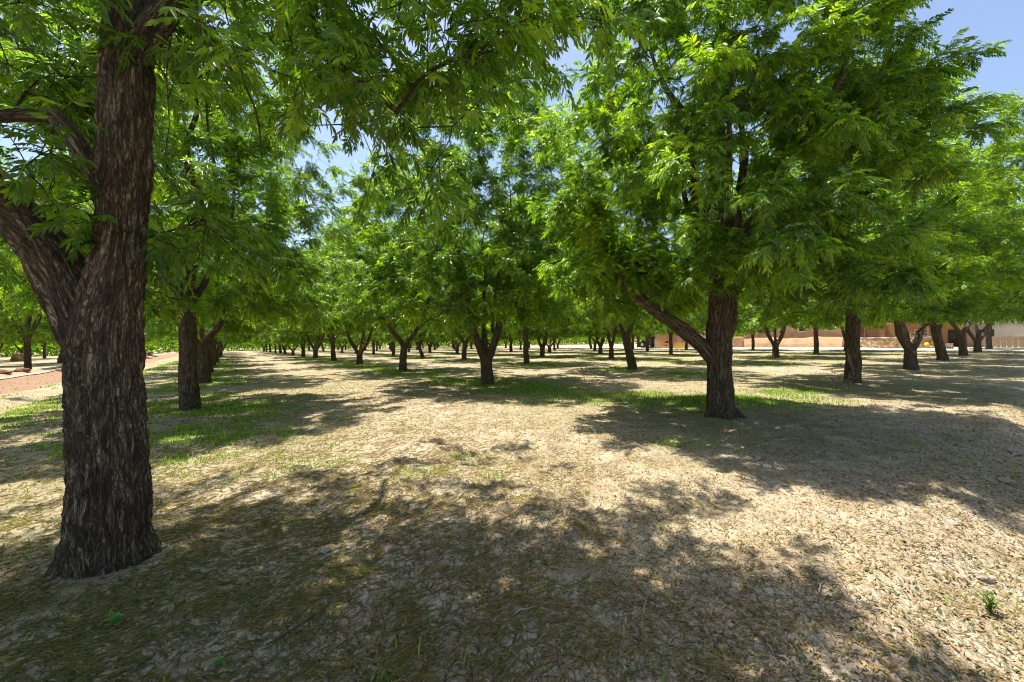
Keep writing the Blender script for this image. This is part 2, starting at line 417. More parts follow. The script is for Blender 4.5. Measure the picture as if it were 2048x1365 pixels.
def kind_A():
    # close trunk with a heavy left limb; x right, y away
    L = [([(0, 0, -.35), (0, 0, 0), (0, 0, .22), (.0, 0, .7), (.0, 0, 1.3), (.02, 0, 1.75), (.09, 0, 2.15), (.135, 0, 2.5), (.165, 0, 3.3), (.20, 0, 3.86), (.16, .05, 4.5), (.1, .3, 5.6), (.0, .5, 7.2), (.1, .5, 8.6)],
          [.34, .33, .318, .305, .285, .275, .235, .215, .215, .20, .16, .12, .08, .03]),
         ([(-.02, 0, 1.35), (-.12, 0, 1.75), (-.26, 0, 2.1), (-.42, 0, 2.4), (-.80, 0, 2.83), (-1.5, -.1, 3.7), (-2.5, -.2, 5.2), (-3.1, -.2, 7.0)],
          [.20, .215, .205, .20, .185, .15, .10, .04]),
         ([(.05, 0, 2.75), (-.1, -.04, 3.08), (-.25, -.06, 3.3), (-.42, -.06, 3.35), (-.8, -.06, 3.34), (-1.4, .0, 3.45), (-2.3, .3, 3.9)],
          [.07, .085, .075, .07, .065, .05, .025]),
         ([(.15, 0, 3.5), (.32, 0, 3.9), (.62, -.02, 4.3), (1.2, -.1, 5.1), (2.1, .0, 6.2), (3.0, .1, 7.4)], [.12, .13, .12, .10, .07, .03]),
         ([(.12, 0, 4.5), (.2, -.7, 5.2), (.4, -1.8, 6.2), (.5, -2.6, 7.4)], [.10, .09, .06, .03]),
         ([(.1, .2, 4.8), (.2, 1.3, 5.4), (.3, 2.4, 6.4), (.3, 3.2, 7.6)], [.10, .09, .06, .03]),
         ([(.66, -.02, 4.32), (.75, -.08, 4.12), (.81, -.1, 3.93), (.84, -.1, 3.82), (1.14, -.12, 3.49), (1.25, -.15, 3.2), (1.27, -.16, 2.98)], [.028, .017, .015, .014, .012, .009, .005]),
         ([(1.25, -.1, 5.1), (1.38, -.15, 4.6), (1.46, -.2, 4.2), (1.73, -.25, 3.79), (1.80, -.3, 3.53), (2.06, -.3, 3.36), (2.4, -.3, 3.08)], [.029, .024, .022, .018, .014, .011, .005]),
         ([(.70, -.05, 4.36), (.72, -.2, 3.9), (.70, -.25, 3.5), (.74, -.28, 3.15), (.70, -.28, 2.9)], [.016, .010, .008, .006, .004]),
         ([(-.04, -.02, .6), (-.12, -.06, .2), (-.26, -.12, -.02), (-.42, -.2, -.16)], [.16, .19, .12, .04]),
         ([(.05, .05, .5), (.12, .1, .1), (.2, .18, -.14)], [.15, .17, .08])]
    rng = np.random.RandomState(11)
    prof = ([0, .1, .3, .6, .85, 1], [.62, .80, 1, .95, .62, .2])
    def keep(p):   # clear of the space right round the camera (which stands at 3.04,-2.92)
        Yw = p[:, 1] + 2.92; d = np.hypot(p[:, 0] - 3.04, Yw)
        el = (p[:, 2] - 1.66) / np.maximum(d, .1)
        ax = (p[:, 0] - 3.04) * .7 + Yw * .71; off = np.abs((p[:, 0] - 3.04) * .693 + Yw * .721)   # open lane in front of the trunk
        lane = (off < .95) & (d < 4.4) & (p[:, 2] < 5.6)
        vis = (p[:, 2] - 1.66) < 1.0 * np.maximum(Yw, .3); kx = (p[:, 0] - 3.04) / np.maximum(Yw, .2)
        thin = rng.rand(len(p)) < np.where(vis, np.where((kx > -.95) & (kx < -.5), .06, .26), 1.)
        return ((d > 2.9) | (p[:, 2] > 4.8)) & (p[:, 2] > 1.95 + .53 * np.maximum(Yw, 0)) & ~lane & thin & (p[:, 2] > 2.9)
    att = crown_points(rng, 1050, -.2, .2, 2.9, 11.2, 4.25, 1.3, prof=prof, asym=keep)
    # foliage hanging low on the left, and along the drooping shoots on the right
    low = []
    for (x, y, z, s, m) in [(-.55, .1, 3.9, .35, 12), (-.12, -.38, 2.8, .12, 2), (.35, -.1, 2.5, .14, 3), (.5, .3, 2.75, .2, 5), (-.6, -.35, 3.0, .10, 2), (.12, -.3, 4.15, .12, 5), (-.75, .4, 3.6, .25, 6),
                            (-.9, .6, 2.9, .3, 6), (1.3, -.1, 4.0, .4, 10), (1.9, -.3, 4.0, .35, 10), (2.4, -.25, 3.7, .3, 9), (2.95, -.1, 3.9, .28, 9), (3.1, .1, 4.3, .3, 8), (2.0, .5, 4.1, .5, 8), (1.9, -.3, 3.45, .2, 4), (2.5, -.3, 3.2, .2, 4), (.9, .2, 3.9, .4, 6), (1.5,.6,3.7,.4,6)]:
        low.append(np.array([x, y, z]) + rng.normal(size=(m, 3)) * s * np.array([1, .8, .7]))
    att = np.vstack([att] + [q[::1] for q in low])
    L = scale_r(L, .66)
    return build_tree(11, L, att, .0115, .036, True, 2, 8, .19, tone=.25, wz=4.9)

def scale_r(L, f): return [(P, [r * f for r in R]) for P, R in L]
def kind_F():
    L = [([(0, 0, -.3), (0, 0, 0), (0, 0, .25), (-.01, 0, .8), (-.02, 0, 1.4), (.0, 0, 2.0), (.03, 0, 2.6), (.08, 0, 3.4), (.12, .1, 4.4), (.2, .2, 6.0), (.25, .2, 7.6), (.3, .2, 9.6)],
          [.38, .32, .285, .265, .275, .26, .235, .20, .18, .15, .10, .03]),
         ([(.0, 0, .95), (-.25, 0, 1.35), (-.62, 0, 1.72), (-1.12, 0, 2.1), (-1.75, -.05, 2.6), (-2.2, -.05, 3.2), (-2.5, -.1, 3.9), (-2.7, 0, 4.7)], [.13, .17, .165, .15, .135, .115, .08, .015]),
         ([(.1, .1, 1.5), (.30, .15, 2.0), (.38, .2, 2.8), (.55, .3, 4.0), (.9, .4, 5.6), (1.2, .4, 7.6)], [.14, .16, .14, .12, .09, .03]),
         ([(.08, 0, 2.9), (-.15, -.1, 3.8), (-.6, -.2, 4.9), (-.95, -.2, 5.8), (-1.4, -.3, 7.8)], [.12, .13, .12, .09, .03]),
         ([(.1, 0, 3.2), (.5, -.5, 4.1), (.9, -1.2, 5.3), (1.3, -1.9, 6.8)], [.10, .10, .07, .03]),
         ([(.1, .1, 3.0), (.1, 1.0, 4.2), (.1, 2.2, 5.8), (.0, 2.9, 7.4)], [.10, .10, .07, .03]),
         ([(.25, .1, 2.6), (.7, .3, 3.4), (1.2, .6, 4.6), (1.7, .8, 6.0)], [.08, .08, .06, .03]),
         ([(.1, -.1, 3.2), (-.3, -1.1, 4.3), (-.8, -2.2, 5.8)], [.08, .08, .03]),
         ([(.1, 0, .35), (.32, -.12, .06), (.5, -.2, -.08)], [.07, .07, .03]), ([(-.1, 0, .35), (-.33, -.1, .05), (-.5, -.16, -.08)], [.07, .07, .03]), ([(0, -.1, .3), (-.02, -.36, .02), (0, -.5, -.08)], [.07, .07, .03])]
    rng = np.random.RandomState(23)
    att = crown_points(rng, 900, .0, 0, 2.5, 12.6, 3.55, 2.7, prof=([0, .08, .3, .6, .85, 1], [.80, .93, 1, .95, .72, .2]))
    def blob(c, s_, m): return np.array(c) + rng.normal(size=(m, 3)) * np.array(s_)
    att = np.vstack([att, blob((-2.4, -.5, 3.5), (.4, .3, .35), 14), blob((-1.7, -.6, 3.1), (.4, .2, .25), 8), blob((-2.9, -.3, 4.4), (.35, .4, .4), 12), blob((0, -1.1, 3.6), (.8, .3, .5), 22), blob((.4, -1.4, 5.2), (1., .4, .7), 26)])
    L = scale_r(L, .84)
    return build_tree(23, L, att, .022, .024, True, 4, 10, .205, wz=3.6)

def kind_vee(seed, zf, a, ang, third=True, r=.16, base=.27, top=11.9, rmax=4.35, npt=660, lean=0.0, voxel=.045, zlow=2.8):
    """low fork; ang = half opening of the stems, in the xz plane"""
    c = math.tan(ang)
    L = [([(0, 0, -.3), (0, 0, 0), (0, 0, .3), (lean * .5, 0, zf * .6), (lean, 0, zf)], [base * 1.35, base * 1.15, base, base * .95, base * .95])]
    for s in (-1, 1):
        L.append(([(lean * .7, 0, zf * .55), (lean + s * .15, 0, zf + .1), (lean + s * (.16 + c * 1.0), 0, zf + 1.0), (lean + s * (.1 + c * 1.9), .1 * s, zf + 2.4), (lean + s * (.1 + c * 3.0), .2 * s, zf + 4.6), (lean + s * (.1 + c * 3.6), .3, min(top - 2, zf + 7))],
                  [r, r * 1.05, r * .95, r * .75, r * .5, r * .2]))
    if third: L.append(([(lean, 0, zf), (lean + a, .3, zf + 1.2), (lean + a, .9, zf + 3.4), (lean + a, 1.6, zf + 5.5)], [r * .7, r * .7, r * .5, r * .2]))
    L.append(([(lean + c * .8, 0, zf + 1), (lean + .4, -1.0, zf + 2.2), (lean + .5, -2.2, zf + 4)], [r * .5, r * .5, r * .2]))
    rng = np.random.RandomState(seed)
    att = crown_points(rng, npt, lean, 0, zlow, top, rmax, seed * .37)
    front = np.column_stack([rng.normal(size=70) * 1.1 + lean, (-1.0 - 1.2 * rng.rand(70)) * np.where(rng.rand(70) < .7, 1, -1), zlow + .2 + 2.6 * rng.rand(70)])
    att = np.vstack([att, front])
    return build_tree(seed, L, att, voxel, .012, False, 4, 11, .215, 9)
def kind_straight(seed, zf, r=.24, n=4, spread=2.3, lean=0., top=11.9, rmax=4.35, npt=660, voxel=.045, rich=False, zlow=2.8):
    rng = np.random.RandomState(seed)
    L = [([(0, 0, -.3), (0, 0, 0), (0, 0, .28), (lean * .45, 0, zf * .5), (lean, 0, zf), (lean + .05, .05, zf + 1.6), (lean + .15, 0, zf + 4.4), (lean + .1, .1, min(top - 1.6, zf + 6.6))], [r * 1.5, r * 1.22, r * 1.05, r * .95, r * .93, r * .62, r * .35, r * .12])]
    L += std_up(rng, zf + .15, lean, 0, n, spread, top - 3.2, r * .46)
    att = crown_points(rng, npt, lean, 0, zlow, top, rmax, seed * .37)
    return build_tree(seed, L, att, voxel, .012, rich, 4, 11, .215, 9)

LIGHT = False
KIND['A'] = kind_A()
KIND['F'] = kind_F()
KIND['G'] = kind_vee(31, 1.05, -.1, math.radians(17), True, .15, .255, 12.4, 4.35, 900, voxel=.035, zlow=2.45)
KIND['B'] = kind_straight(37, 2.7, .20, 4, 2.0, -.02, 12.0, 4.2, 720, voxel=.03, rich=True, zlow=2.6)
KIND['S'] = kind_straight(41, 2.35, .205, 4, 2.2)
KIND['L'] = kind_straight(43, 1.8, .225, 3, 2.4, -.35, 11.4)
KIND['V'] = kind_vee(47, .95, .2, math.radians(27), True, .135, .235, 11.8)
KIND['Y'] = kind_vee(53, 1.55, .3, math.radians(33), False, .13, .215, 11.4, lean=-.12)

def plant(kind, xy, label, rz=0., s=1., group=GROUP, first=set(), z=0., sz=None):
    t = thing('pecan_tree', (xy[0], xy[1], z), label, 'tree', rz, group)
    t.scale = (s, s, sz or s)
    link('trunk', KIND[kind][0], t); link('crown', KIND[kind][1], t)
    return t

# ------------------------------------------------------------------ the orchard
random.seed(4)
ORD = ['first', 'second', 'third', 'fourth', 'fifth', 'sixth', 'seventh', 'eighth', 'ninth', 'tenth', 'eleventh', 'twelfth', 'thirteenth', 'fourteenth', 'fifteenth', 'sixteenth']
ROWNAME = {-1: 'the dark foreground trunk at the left', 0: 'the large tree with a low left limb', 1: 'the straight trunk in front of the house',
           2: 'the forked tree before the stone wall', 3: 'the thick trunk leaning left near the road', 4: 'the second road-side trunk with a wide fork', 5: 'the last forked tree beside the gravel road'}
special = {
    (0, -1): ('A', 0, 1, 'huge dark furrowed pecan trunk with a thick left limb, closest tree at the left'),
    (0, 0): ('F', 0, 1, 'large pecan tree with a long low limb reaching left, right of centre'),
    (1, 0): ('G', 0, 1, 'pecan tree forking low into a narrow V in the middle of the photo'),
    (1, -1): ('B', 0, 1, 'straight pecan tree just behind the huge foreground trunk'),
    (2, -1): ('Y', .2, 1.1, 'pecan tree with a wide Y fork right behind the straight left tree'),
    (0, 1): ('B', 2.0, 1.08, 'straight thick pecan trunk standing in front of the adobe wall'),
    (0, 2): ('V', .25, 1.05, 'leaning forked pecan tree in front of the curved stone wall'),
    (0, 3): ('L', 0, 1.05, 'thick pecan trunk leaning left beside the yellow ball'),
    (0, 4): ('Y', .1, 1.05, 'forked pecan tree before the gravel drive, second from the right in its row'),
    (0, 5): ('V', -.2, 1.0, 'pecan tree with a tight dark V fork at the gravel drive'),
    (2, 0): ('Y', math.pi + .1, 1.0, 'slim pecan tree with a leaning Y fork left of the central V tree'),
    (3, 0): ('V', .3, .95, 'low forked pecan tree, second to the left of the central V tree'),
    (4, 0): ('V', 1.9, 1.0, 'dark pecan tree, third to the left of the central V tree'),
    (5, 0): ('V', 0., 1.05, 'pecan tree splitting into a wide V near the ground, fourth left of centre tree'),
    (1, 1): ('L', .4, 1.0, 'pecan tree seen just under the low limb of the large right tree'),
    (2, 1): ('S', 1.0, 1.0, 'straight slender pecan tree just right of the central V tree'),
    (3, 1): ('Y', 2.9, 1.0, 'pecan tree with a long leaning left stem just left of centre tree'),
    (1, 3): ('V', .1, 1.0, 'short pecan tree with a broad V fork before the long adobe wall'),
    (1, 4): ('S', 2.1, .95, 'small straight pecan tree before the window of the adobe wall'),
}
NI = {-1: 13, 0: 14, 1: 14, 2: 14, 3: 13, 4: 13, 5: 13}
for j in range(-1, 6):
    for i in range(0, NI[j]):
        x, y = grid(i, j)
        if (i, j) in special:
            k, rz, s, lab = special[(i, j)]
            if k == 'A': x += .07
            plant(k, (x, y), lab, rz, s, sz={(0, 1): .86, (0, 2): .88}.get((i, j)))
        else:
            k = random.choice('SLVYSVYG'); rz = random.uniform(0, 6.28); s = random.uniform(.86, 1.06)
            x += random.uniform(-.15, .15); y += random.uniform(-.15, .15)
            if i in (0,) : rz = 0
            plant(k, (x, y), '%s pecan tree back in the row behind %s' % (ORD[i], ROWNAME[j]), rz, s, sz=s * (random.uniform(.88, 1.1) if i < 4 else random.uniform(.76, .94)))
plant('S', grid(0, 6.1), 'pecan trunk at the near edge of the gravel road, rightmost of its row', 1.0, 1.05)
for q, k in enumerate((1, 2, 3)):
    pass

# ------------------------------------------------------------------ ground sheet
TREES = np.array([grid(i, j) for j in range(-1, 6) for i in range(-1, 14)])
def terrain(xy, fine=True):
    a = xy @ AX; b = xy @ BX; r = np.hypot(xy[:, 0], xy[:, 1])
    p3 = np.stack([xy[:, 0], xy[:, 1], np.zeros(len(xy))], 1)
    z = .05 * fbm(p3 * .35, 2)
    # furrow along the near edge of the orchard
    wob = .18 * perlin(np.stack([b * .6, a * 0, a * 0 + 3], 1))
    d = a - wob
    z -= .17 * sstep(.75, .05, d) * sstep(1.0, 2.2, b)
    z += .15 * sstep(-.6, -1.6, d)
    # wheel ruts parallel to the rows
    for c in (3.2, 4.9, 12.3, 14.0):
        z -= .035 * np.exp(-((b - c + .15 * perlin(np.stack([a * .3, a * 0, a * 0 + c], 1))) / .22) ** 2) * sstep(3, 8, a)
    # left field edge and ditch bank
    z -= .10 * sstep(-6.2, -7.0, b) * sstep(-40, -10.5, b)
    z += .34 * np.exp(-((b + 10.6) / .7) ** 2)
    z -= .12 * np.exp(-((b + 5.2) / .5) ** 2)
    # mounds at the trees
    for t in TREES[:0]: pass
    da = np.hypot(xy[:, 0] + 3.04, xy[:, 1] - 2.92); z += .09 * np.exp(-(da / .62) ** 2)
    df = np.hypot(xy[:, 0] - 4.35, xy[:, 1] - 8.29); z += .05 * np.exp(-(df / .7) ** 2)
    if fine:
        w = np.exp(-r / 16)
        z += w * (.028 * fbm(p3 * 2.6 + 3, 3) + .016 * np.abs(perlin(p3 * 9 + 5)) + .008 * np.abs(perlin(p3 * 17)) + .004 * perlin(p3 * 27))
        till = sstep(-6.6, -7.2, b) * sstep(-10.2, -9.4, b)
        z += till * .05 * np.abs(perlin(p3 * 3.2)) * np.exp(-r / 45)
        cl = sstep(.9, .2, d) * sstep(1.0, 2.4, b) * np.exp(-r / 12)
        z += cl * .05 * np.clip(perlin(p3 * 5.5) - .1, 0, 1)
        if RELIEF is not None: z = z - w * RELIEF(xy)[0]
    return z * sstep(400, 150, r)
RELIEF = None
def plates(xy):
    """dried mud plates: depth of the cracks round each domed plate, and a crack mask"""
    p3 = np.column_stack([xy, np.zeros(len(xy))])
    q = xy + .05 * np.column_stack([perlin(p3 * 3), perlin(p3 * 3 + 40)]) + .016 * np.column_stack([perlin(p3 * 14), perlin(p3 * 14 + 40)])
    s = 9.0; g = q * s; c = np.floor(g).astype(int); f1 = np.full(len(g), 9.); f2 = f1.copy()
    for dx in (-1, 0, 1):
        for dy in (-1, 0, 1):
            cc = c + [dx, dy]; h = _P[(_P[cc[:, 0] & 511] + (cc[:, 1] & 511)) & 511]
            pt = cc + .5 + .42 * _G[h & 511][:, :2]
            d = np.hypot(*(g - pt).T); f2 = np.minimum(f2, np.maximum(f1, d)); f1 = np.minimum(f1, d)
    e = f2 - f1; mask = sstep(-.25, .25, fbm(p3 * 1.1 + 60, 3))
    wdt = .07 + .05 * perlin(p3 * 5)
    crack = (1 - sstep(0, np.maximum(wdt, .03) * 1.6, e)) * (.25 + .75 * mask)
    return .016 * crack + .012 * np.clip(f1, 0, 1) ** 2 * (.4 + .6 * mask), crack
RELIEF = plates
gs = lambda a, b, n: a * (b / a) ** (np.arange(n) / n)
rk = np.concatenate([gs(.25, 1.5, 18), gs(1.5, 14, 560), gs(14, 1500, 240), [1500.]]); nr = len(rk)
th = np.concatenate([math.pi / 2 - 1.2 + 2.4 * np.arange(850) / 850, math.pi / 2 + 1.2 + (2 * math.pi - 2.4) * np.arange(230) / 230]); na = len(th)
X = np.outer(rk, np.cos(th)).ravel(); Y = np.outer(rk, np.sin(th)).ravel()
xy = np.stack([X, Y], 1); xy = np.vstack([xy, [[0, 0]]])
zg = terrain(xy)
V = np.column_stack([xy, zg])
i = np.arange(nr - 1)[:, None] * na; j = np.arange(na)[None, :]; k = (j + 1) % na
F = np.stack([i + j, i + na + j, i + na + k, i + k], 2).reshape(-1, 4)
T3 = np.stack([np.full(na, nr * na), np.arange(na), (np.arange(na) + 1) % na], 1)

m, n, b = newmat('orchard_soil', .95, .1)
tc = N(n, 'ShaderNodeTexCoord'); P0 = tc.outputs['Object']
warp = N(n, 'ShaderNodeMix', data_type='VECTOR'); warp.inputs[0].default_value = .22
n.links.new(P0, warp.inputs[4]); n.links.new(noise(n, P0, 3, 3, out=1), warp.inputs[5])
vo = N(n, 'ShaderNodeTexVoronoi', feature='DISTANCE_TO_EDGE'); vo.inputs['Scale'].default_value = 17
n.links.new(warp.outputs[1], vo.inputs['Vector'])
vo2 = N(n, 'ShaderNodeTexVoronoi', feature='DISTANCE_TO_EDGE'); vo2.inputs['Scale'].default_value = 26
n.links.new(warp.outputs[1], vo2.inputs['Vector'])
big = noise(n, P0, .35, 4); mid = noise(n, P0, 2.2, 4); fine = noise(n, P0, 38, 5, .7); grit = noise(n, P0, 120, 3, .7)
clay = ramp(n, mid, [(.3, (.34, .25, .172)), (.5, (.475, .38, .28)), (.72, (.62, .53, .415))])
clay = mixc(n, math_(n, 'MULTIPLY', fine, .45), clay, (.35, .25, .165))
crackmask = ramp(n, noise(n, P0, 1.7, 5, .7), [(.44, (0, 0, 0)), (.56, (1, 1, 1))])
cr = ramp(n, vo.outputs['Distance'], [(0, (.1, .1, .1)), (.022, (.75, .75, .75)), (.07, (1, 1, 1))])
cr = mixc(n, crackmask, (1, 1, 1), cr)
cr2 = ramp(n, vo2.outputs['Distance'], [(0, (.3, .3, .3)), (.05, (1, 1, 1))])
ck = N(n, 'ShaderNodeAttribute', attribute_name='crack')
clay = mixc(n, math_(n, 'MULTIPLY', math_(n, 'SUBTRACT', 1, cr, clamp=True), .5), clay, (.12, .08, .05))
clay = mixc(n, math_(n, 'MULTIPLY', ck.outputs['Fac'], .85, clamp=True), clay, (.06, .042, .028))
# catkin / leaf crumbs too small to be modelled singly
spk = ramp(n, noise(n, P0, 55, 4, .75), [(.5, (0, 0, 0)), (.56, (1, 1, 1))])
spk2 = ramp(n, noise(n, P0, 31, 4, .8), [(.55, (0, 0, 0)), (.60, (1, 1, 1))])
amt = ramp(n, big, [(.35, (.25, .25, .25)), (.62, (.85, .85, .85))])
c1 = mixc(n, math_(n, 'MULTIPLY', spk, amt), clay, (.15, .125, .06))
c1 = mixc(n, math_(n, 'MULTIPLY', spk2, .55), c1, (.27, .135, .055))
thatch = ramp(n, noise(n, P0, .16, 5, .6), [(.40, (0, 0, 0)), (.62, (.7, .7, .7))])
c1 = mixc(n, math_(n, 'MULTIPLY', thatch, ramp(n, fine, [(.35, (0, 0, 0)), (.55, (1, 1, 1))])), c1, (.26, .235, .11))
# low green cover that thickens along the tree rows
at = N(n, 'ShaderNodeAttribute', attribute_name='tone')
gm = math_(n, 'MULTIPLY', at.outputs['Fac'], ramp(n, noise(n, P0, 14, 4, .7), [(.38, (0, 0, 0)), (.58, (1, 1, 1))]))
c2 = mixc(n, gm, c1, mixc(n, fine, (.10, .17, .025), (.20, .27, .05)))
# red-brown tilled strip on the left
at2 = N(n, 'ShaderNodeAttribute', attribute_name='till')
tl = mixc(n, mid, (.25, .15, .10), (.38, .25, .175))
tl = mixc(n, math_(n, 'MULTIPLY', spk, .6), tl, (.16, .085, .055))
c3 = mixc(n, at2.outputs['Fac'], c2, tl)
n.links.new(c3, b.inputs['Base Color'])
hgt = math_(n, 'ADD', math_(n, 'ADD', math_(n, 'MULTIPLY', cr, .8), math_(n, 'MULTIPLY', fine, .5)), math_(n, 'MULTIPLY', cr2, .15))
hgt = math_(n, 'ADD', hgt, math_(n, 'MULTIPLY', grit, .15))
bump(n, b, hgt, .9, .03)
M['soil'] = m

def greenness(xy):
    a = xy @ AX; b = xy @ BX
    p3 = np.stack([xy[:, 0], xy[:, 1], np.zeros(len(xy))], 1)
    a0 = F0 @ AX; b0 = F0 @ BX
    rb = np.abs((b - b0 + SP / 2) % SP - SP / 2); ra = np.abs((a - a0 + SP / 2) % SP - SP / 2)
    row = np.exp(-(rb / 1.7) ** 2)
    nz = fbm(p3 * .33 + 7, 3)
    g = .95 * row * sstep(-.45, .35, nz + .22 * np.exp(-(ra / 2.5) ** 2)) + .35 * sstep(.35, .8, fbm(p3 * .5 + 31, 2))
    g *= sstep(6.2, 8.8, a) * .93 + .07
    edge = np.exp(-((b + 4.2) / .9) ** 2) * sstep(2, 6, a) + np.exp(-((b + 6.4) / .35) ** 2) * sstep(-.2, .3, nz) * .8
    g = np.maximum(g, edge * (.6 + .5 * perlin(p3 * .9 + 3)))
    g *= .25 + .75 * sstep(-.35, .35, fbm(p3 * 1.7 + 13, 3))
    g *= sstep(-7, -6.7, b) * sstep(61, 58, b)
    # the bright patch behind the big tree and round the straight left one
    for (cx, cy, rx) in ((5.2, 10.4, 2.0), (-7.2, 10.2, 1.0), (3.2, 11.5, 1.2), (8.0, 11.8, 1.0)):
        g = np.maximum(g, (.75 + .5 * perlin(p3 * 1.3 + 3)) * np.exp(-((xy[:, 0] - cx) ** 2 / (rx * 1.5) ** 2 + (xy[:, 1] - cy) ** 2 / (rx * .7) ** 2)))
    for (cx, cy, rx, q) in ((-.9, 5.2, 1.1, .12), (-3.6, 5.6, 1.2, .22), (.6, 13.0, 1.6, .5), (2.6, 6.2, .5, .4), (-6.0, 8.8, 1.0, .4)):
        g = np.maximum(g, (q + .5 * perlin(p3 * 1.9 + 8)) * np.exp(-((xy[:, 0] - cx) ** 2 + (xy[:, 1] - cy) ** 2 * 2) / rx ** 2))
    return np.clip(g, 0, 1)
gr = greenness(xy)
V = np.column_stack([xy, zg])
F = np.vstack([F]); me = mesh_np('ground', V, [F, T3], M['soil'], tone=gr, smooth=True)
at = me.attributes.new('crack', 'FLOAT', 'POINT'); at.data.foreach_set('value', (plates(xy)[1] * np.exp(-np.hypot(*xy.T) / 14)).astype(np.float32))
bq = xy @ BX
at = me.attributes.new('till', 'FLOAT', 'POINT'); at.data.foreach_set('value', (sstep(-6.6, -7.1, bq) * sstep(-10.3, -9.9, bq)).astype(np.float32))
tag(link('ground', me), kind='structure')
def gz(x, y): return float(terrain(np.array([[x, y]]))[0])

# ------------------------------------------------------------------ grass
m, n, b = newmat('grass_blades', .6, .25)
at = N(n, 'ShaderNodeAttribute', attribute_name='tone')
col = ramp(n, at.outputs['Fac'], [(0, (.08, .16, .014)), (.5, (.19, .31, .028)), (.85, (.32, .40, .06)), (1, (.45, .38, .17))])
n.links.new(col, b.inputs['Base Color'])
tr = N(n, 'ShaderNodeBsdfTranslucent'); n.links.new(mixc(n, 1., col, (1.8, 2., 1.), 'MULTIPLY'), tr.inputs['Color'])
mx = N(n, 'ShaderNodeMixShader'); mx.inputs[0].default_value = .35
n.links.new(b.outputs[0], mx.inputs[1]); n.links.new(tr.outputs[0], mx.inputs[2]); n.links.new(mx.outputs[0], n.nodes['Material Output'].inputs['Surface'])
M['grass'] = m
rng = np.random.RandomState(8)
def scatter(n, rmin, rmax, ang=1.05, power=1.6):
    r = rmin + (rmax - rmin) * rng.rand(n) ** power; t = (rng.rand(n) - .5) * 2 * ang
    return np.stack([r * np.sin(t), r * np.cos(t)], 1)
c = scatter(1500000, 2.0, 60, 1.05, 1.5)
g = greenness(c); keep = rng.rand(len(c)) < np.clip(g * 1.1 - .12, 0, 1) + np.where(np.hypot(*c.T) < 7, .0028, .012); c = c[keep]
c = c[np.min(np.linalg.norm(c[:, None] - TREES[None, :8 * 1 + 7], axis=2), axis=1) > .3]
c = c[rng.permutation(len(c))][:260000]
nb = len(c); r = np.linalg.norm(c, axis=1)
zb = terrain(c); hgt_ = (.025 + .065 * rng.rand(nb) ** 1.5) * np.clip(1 + fbm(np.column_stack([c * .9, zb]), 2) * .6, .4, 1.8); wd = .0035 + .0006 * r
az = rng.rand(nb) * 6.28; ln = .25 + .6 * rng.rand(nb)
bs = np.column_stack([c, zb - .005]); wv = np.column_stack([np.cos(az) * wd, np.sin(az) * wd, np.zeros(nb)])
bend = np.column_stack([-np.sin(az), np.cos(az), np.zeros(nb)]) * (hgt_ * ln)[:, None]
upv = np.column_stack([np.zeros((nb, 2)), hgt_])
V = np.stack([bs - wv, bs + wv, bs + wv * .6 + upv * .6 + bend * .35, bs - wv * .6 + upv * .6 + bend * .35, bs + upv * .95 + bend], 1).reshape(-1, 3)
i = np.arange(nb)[:, None] * 5
tn = np.clip(.45 + .25 * rng.randn(nb) + .5 * (rng.rand(nb) < .07), 0, 1)
me = mesh_np('grass', V, [i + np.array([0, 1, 2, 3]), i + np.array([3, 2, 4])], M['grass'], tone=np.repeat(tn, 5))
tag(link('grass', me), 'short bright green grass growing in patches along the tree rows', 'grass', kind='stuff')

# ------------------------------------------------------------------ fallen catkins and leaf litter
m, n, b = newmat('catkins', .9, .1)
at = N(n, 'ShaderNodeAttribute', attribute_name='tone')
n.links.new(ramp(n, at.outputs['Fac'], [(0, (.085, .085, .018)), (.4, (.155, .13, .035)), (.7, (.23, .145, .06)), (1, (.31, .225, .12))]), b.inputs['Base Color'])
M['catkin'] = m
c = scatter(260000, 1.6, 18, 1.08, 1.2)
p3 = np.column_stack([c, np.zeros(len(c))]); dens = .18 + .82 * sstep(-.6, 1.0, fbm(p3 * 2.6 + 50, 4))
dA = np.hypot(c[:, 0] + 2.4, c[:, 1] - 2.2)
dens = dens * (.30 + .85 * np.exp(-(dA / 3.6) ** 2)); 
c = c[rng.rand(len(c)) < dens][:66000]
c = c[np.hypot(c[:, 0] + 2.97, c[:, 1] - 2.92) > .30]
nb = len(c); L = (.035 + .075 * rng.rand(nb) ** 1.2) * (1 - .45 * sstep(-1.0, 2.0, c[:, 0])); az = rng.rand(nb) * 6.28
# combed a little along the rows by water
az = np.where(rng.rand(nb) < .45, math.atan2(BX[1], BX[0]) + rng.randn(nb) * .5, az)
curv = rng.randn(nb) * 1.1; K = 5; V = []; tt = np.linspace(-.5, .5, K)
ang = az[:, None] + curv[:, None] * tt[None]
dx = np.cos(ang) * (L / (K - 1))[:, None]; dy = np.sin(ang) * (L / (K - 1))[:, None]
px = c[:, 0:1] + np.cumsum(dx, 1); py = c[:, 1:2] + np.cumsum(dy, 1)
pz = terrain(np.column_stack([px.ravel(), py.ravel()])).reshape(nb, K) + .004 + (rng.rand(nb) ** 2 * .008)[:, None]
wd = (.0018 + .0014 * rng.rand(nb) + .0002 * np.linalg.norm(c, axis=1))[:, None] * np.array([.7, 1, 1, 1, .4])[None]
nx = -np.sin(ang) * wd; ny = np.cos(ang) * wd
ring = [np.stack([px + nx, py + ny, pz], 2), np.stack([px, py, pz + wd * 1.6], 2), np.stack([px - nx, py - ny, pz], 2)]
V = np.stack(ring, 2).reshape(-1, 3)          # nb,K,3
q = (np.arange(nb)[:, None] * K + np.arange(K - 1)[None]).ravel()[:, None] * 3
F = np.concatenate([q + np.array([0, 3, 4, 1]), q + np.array([1, 4, 5, 2])])
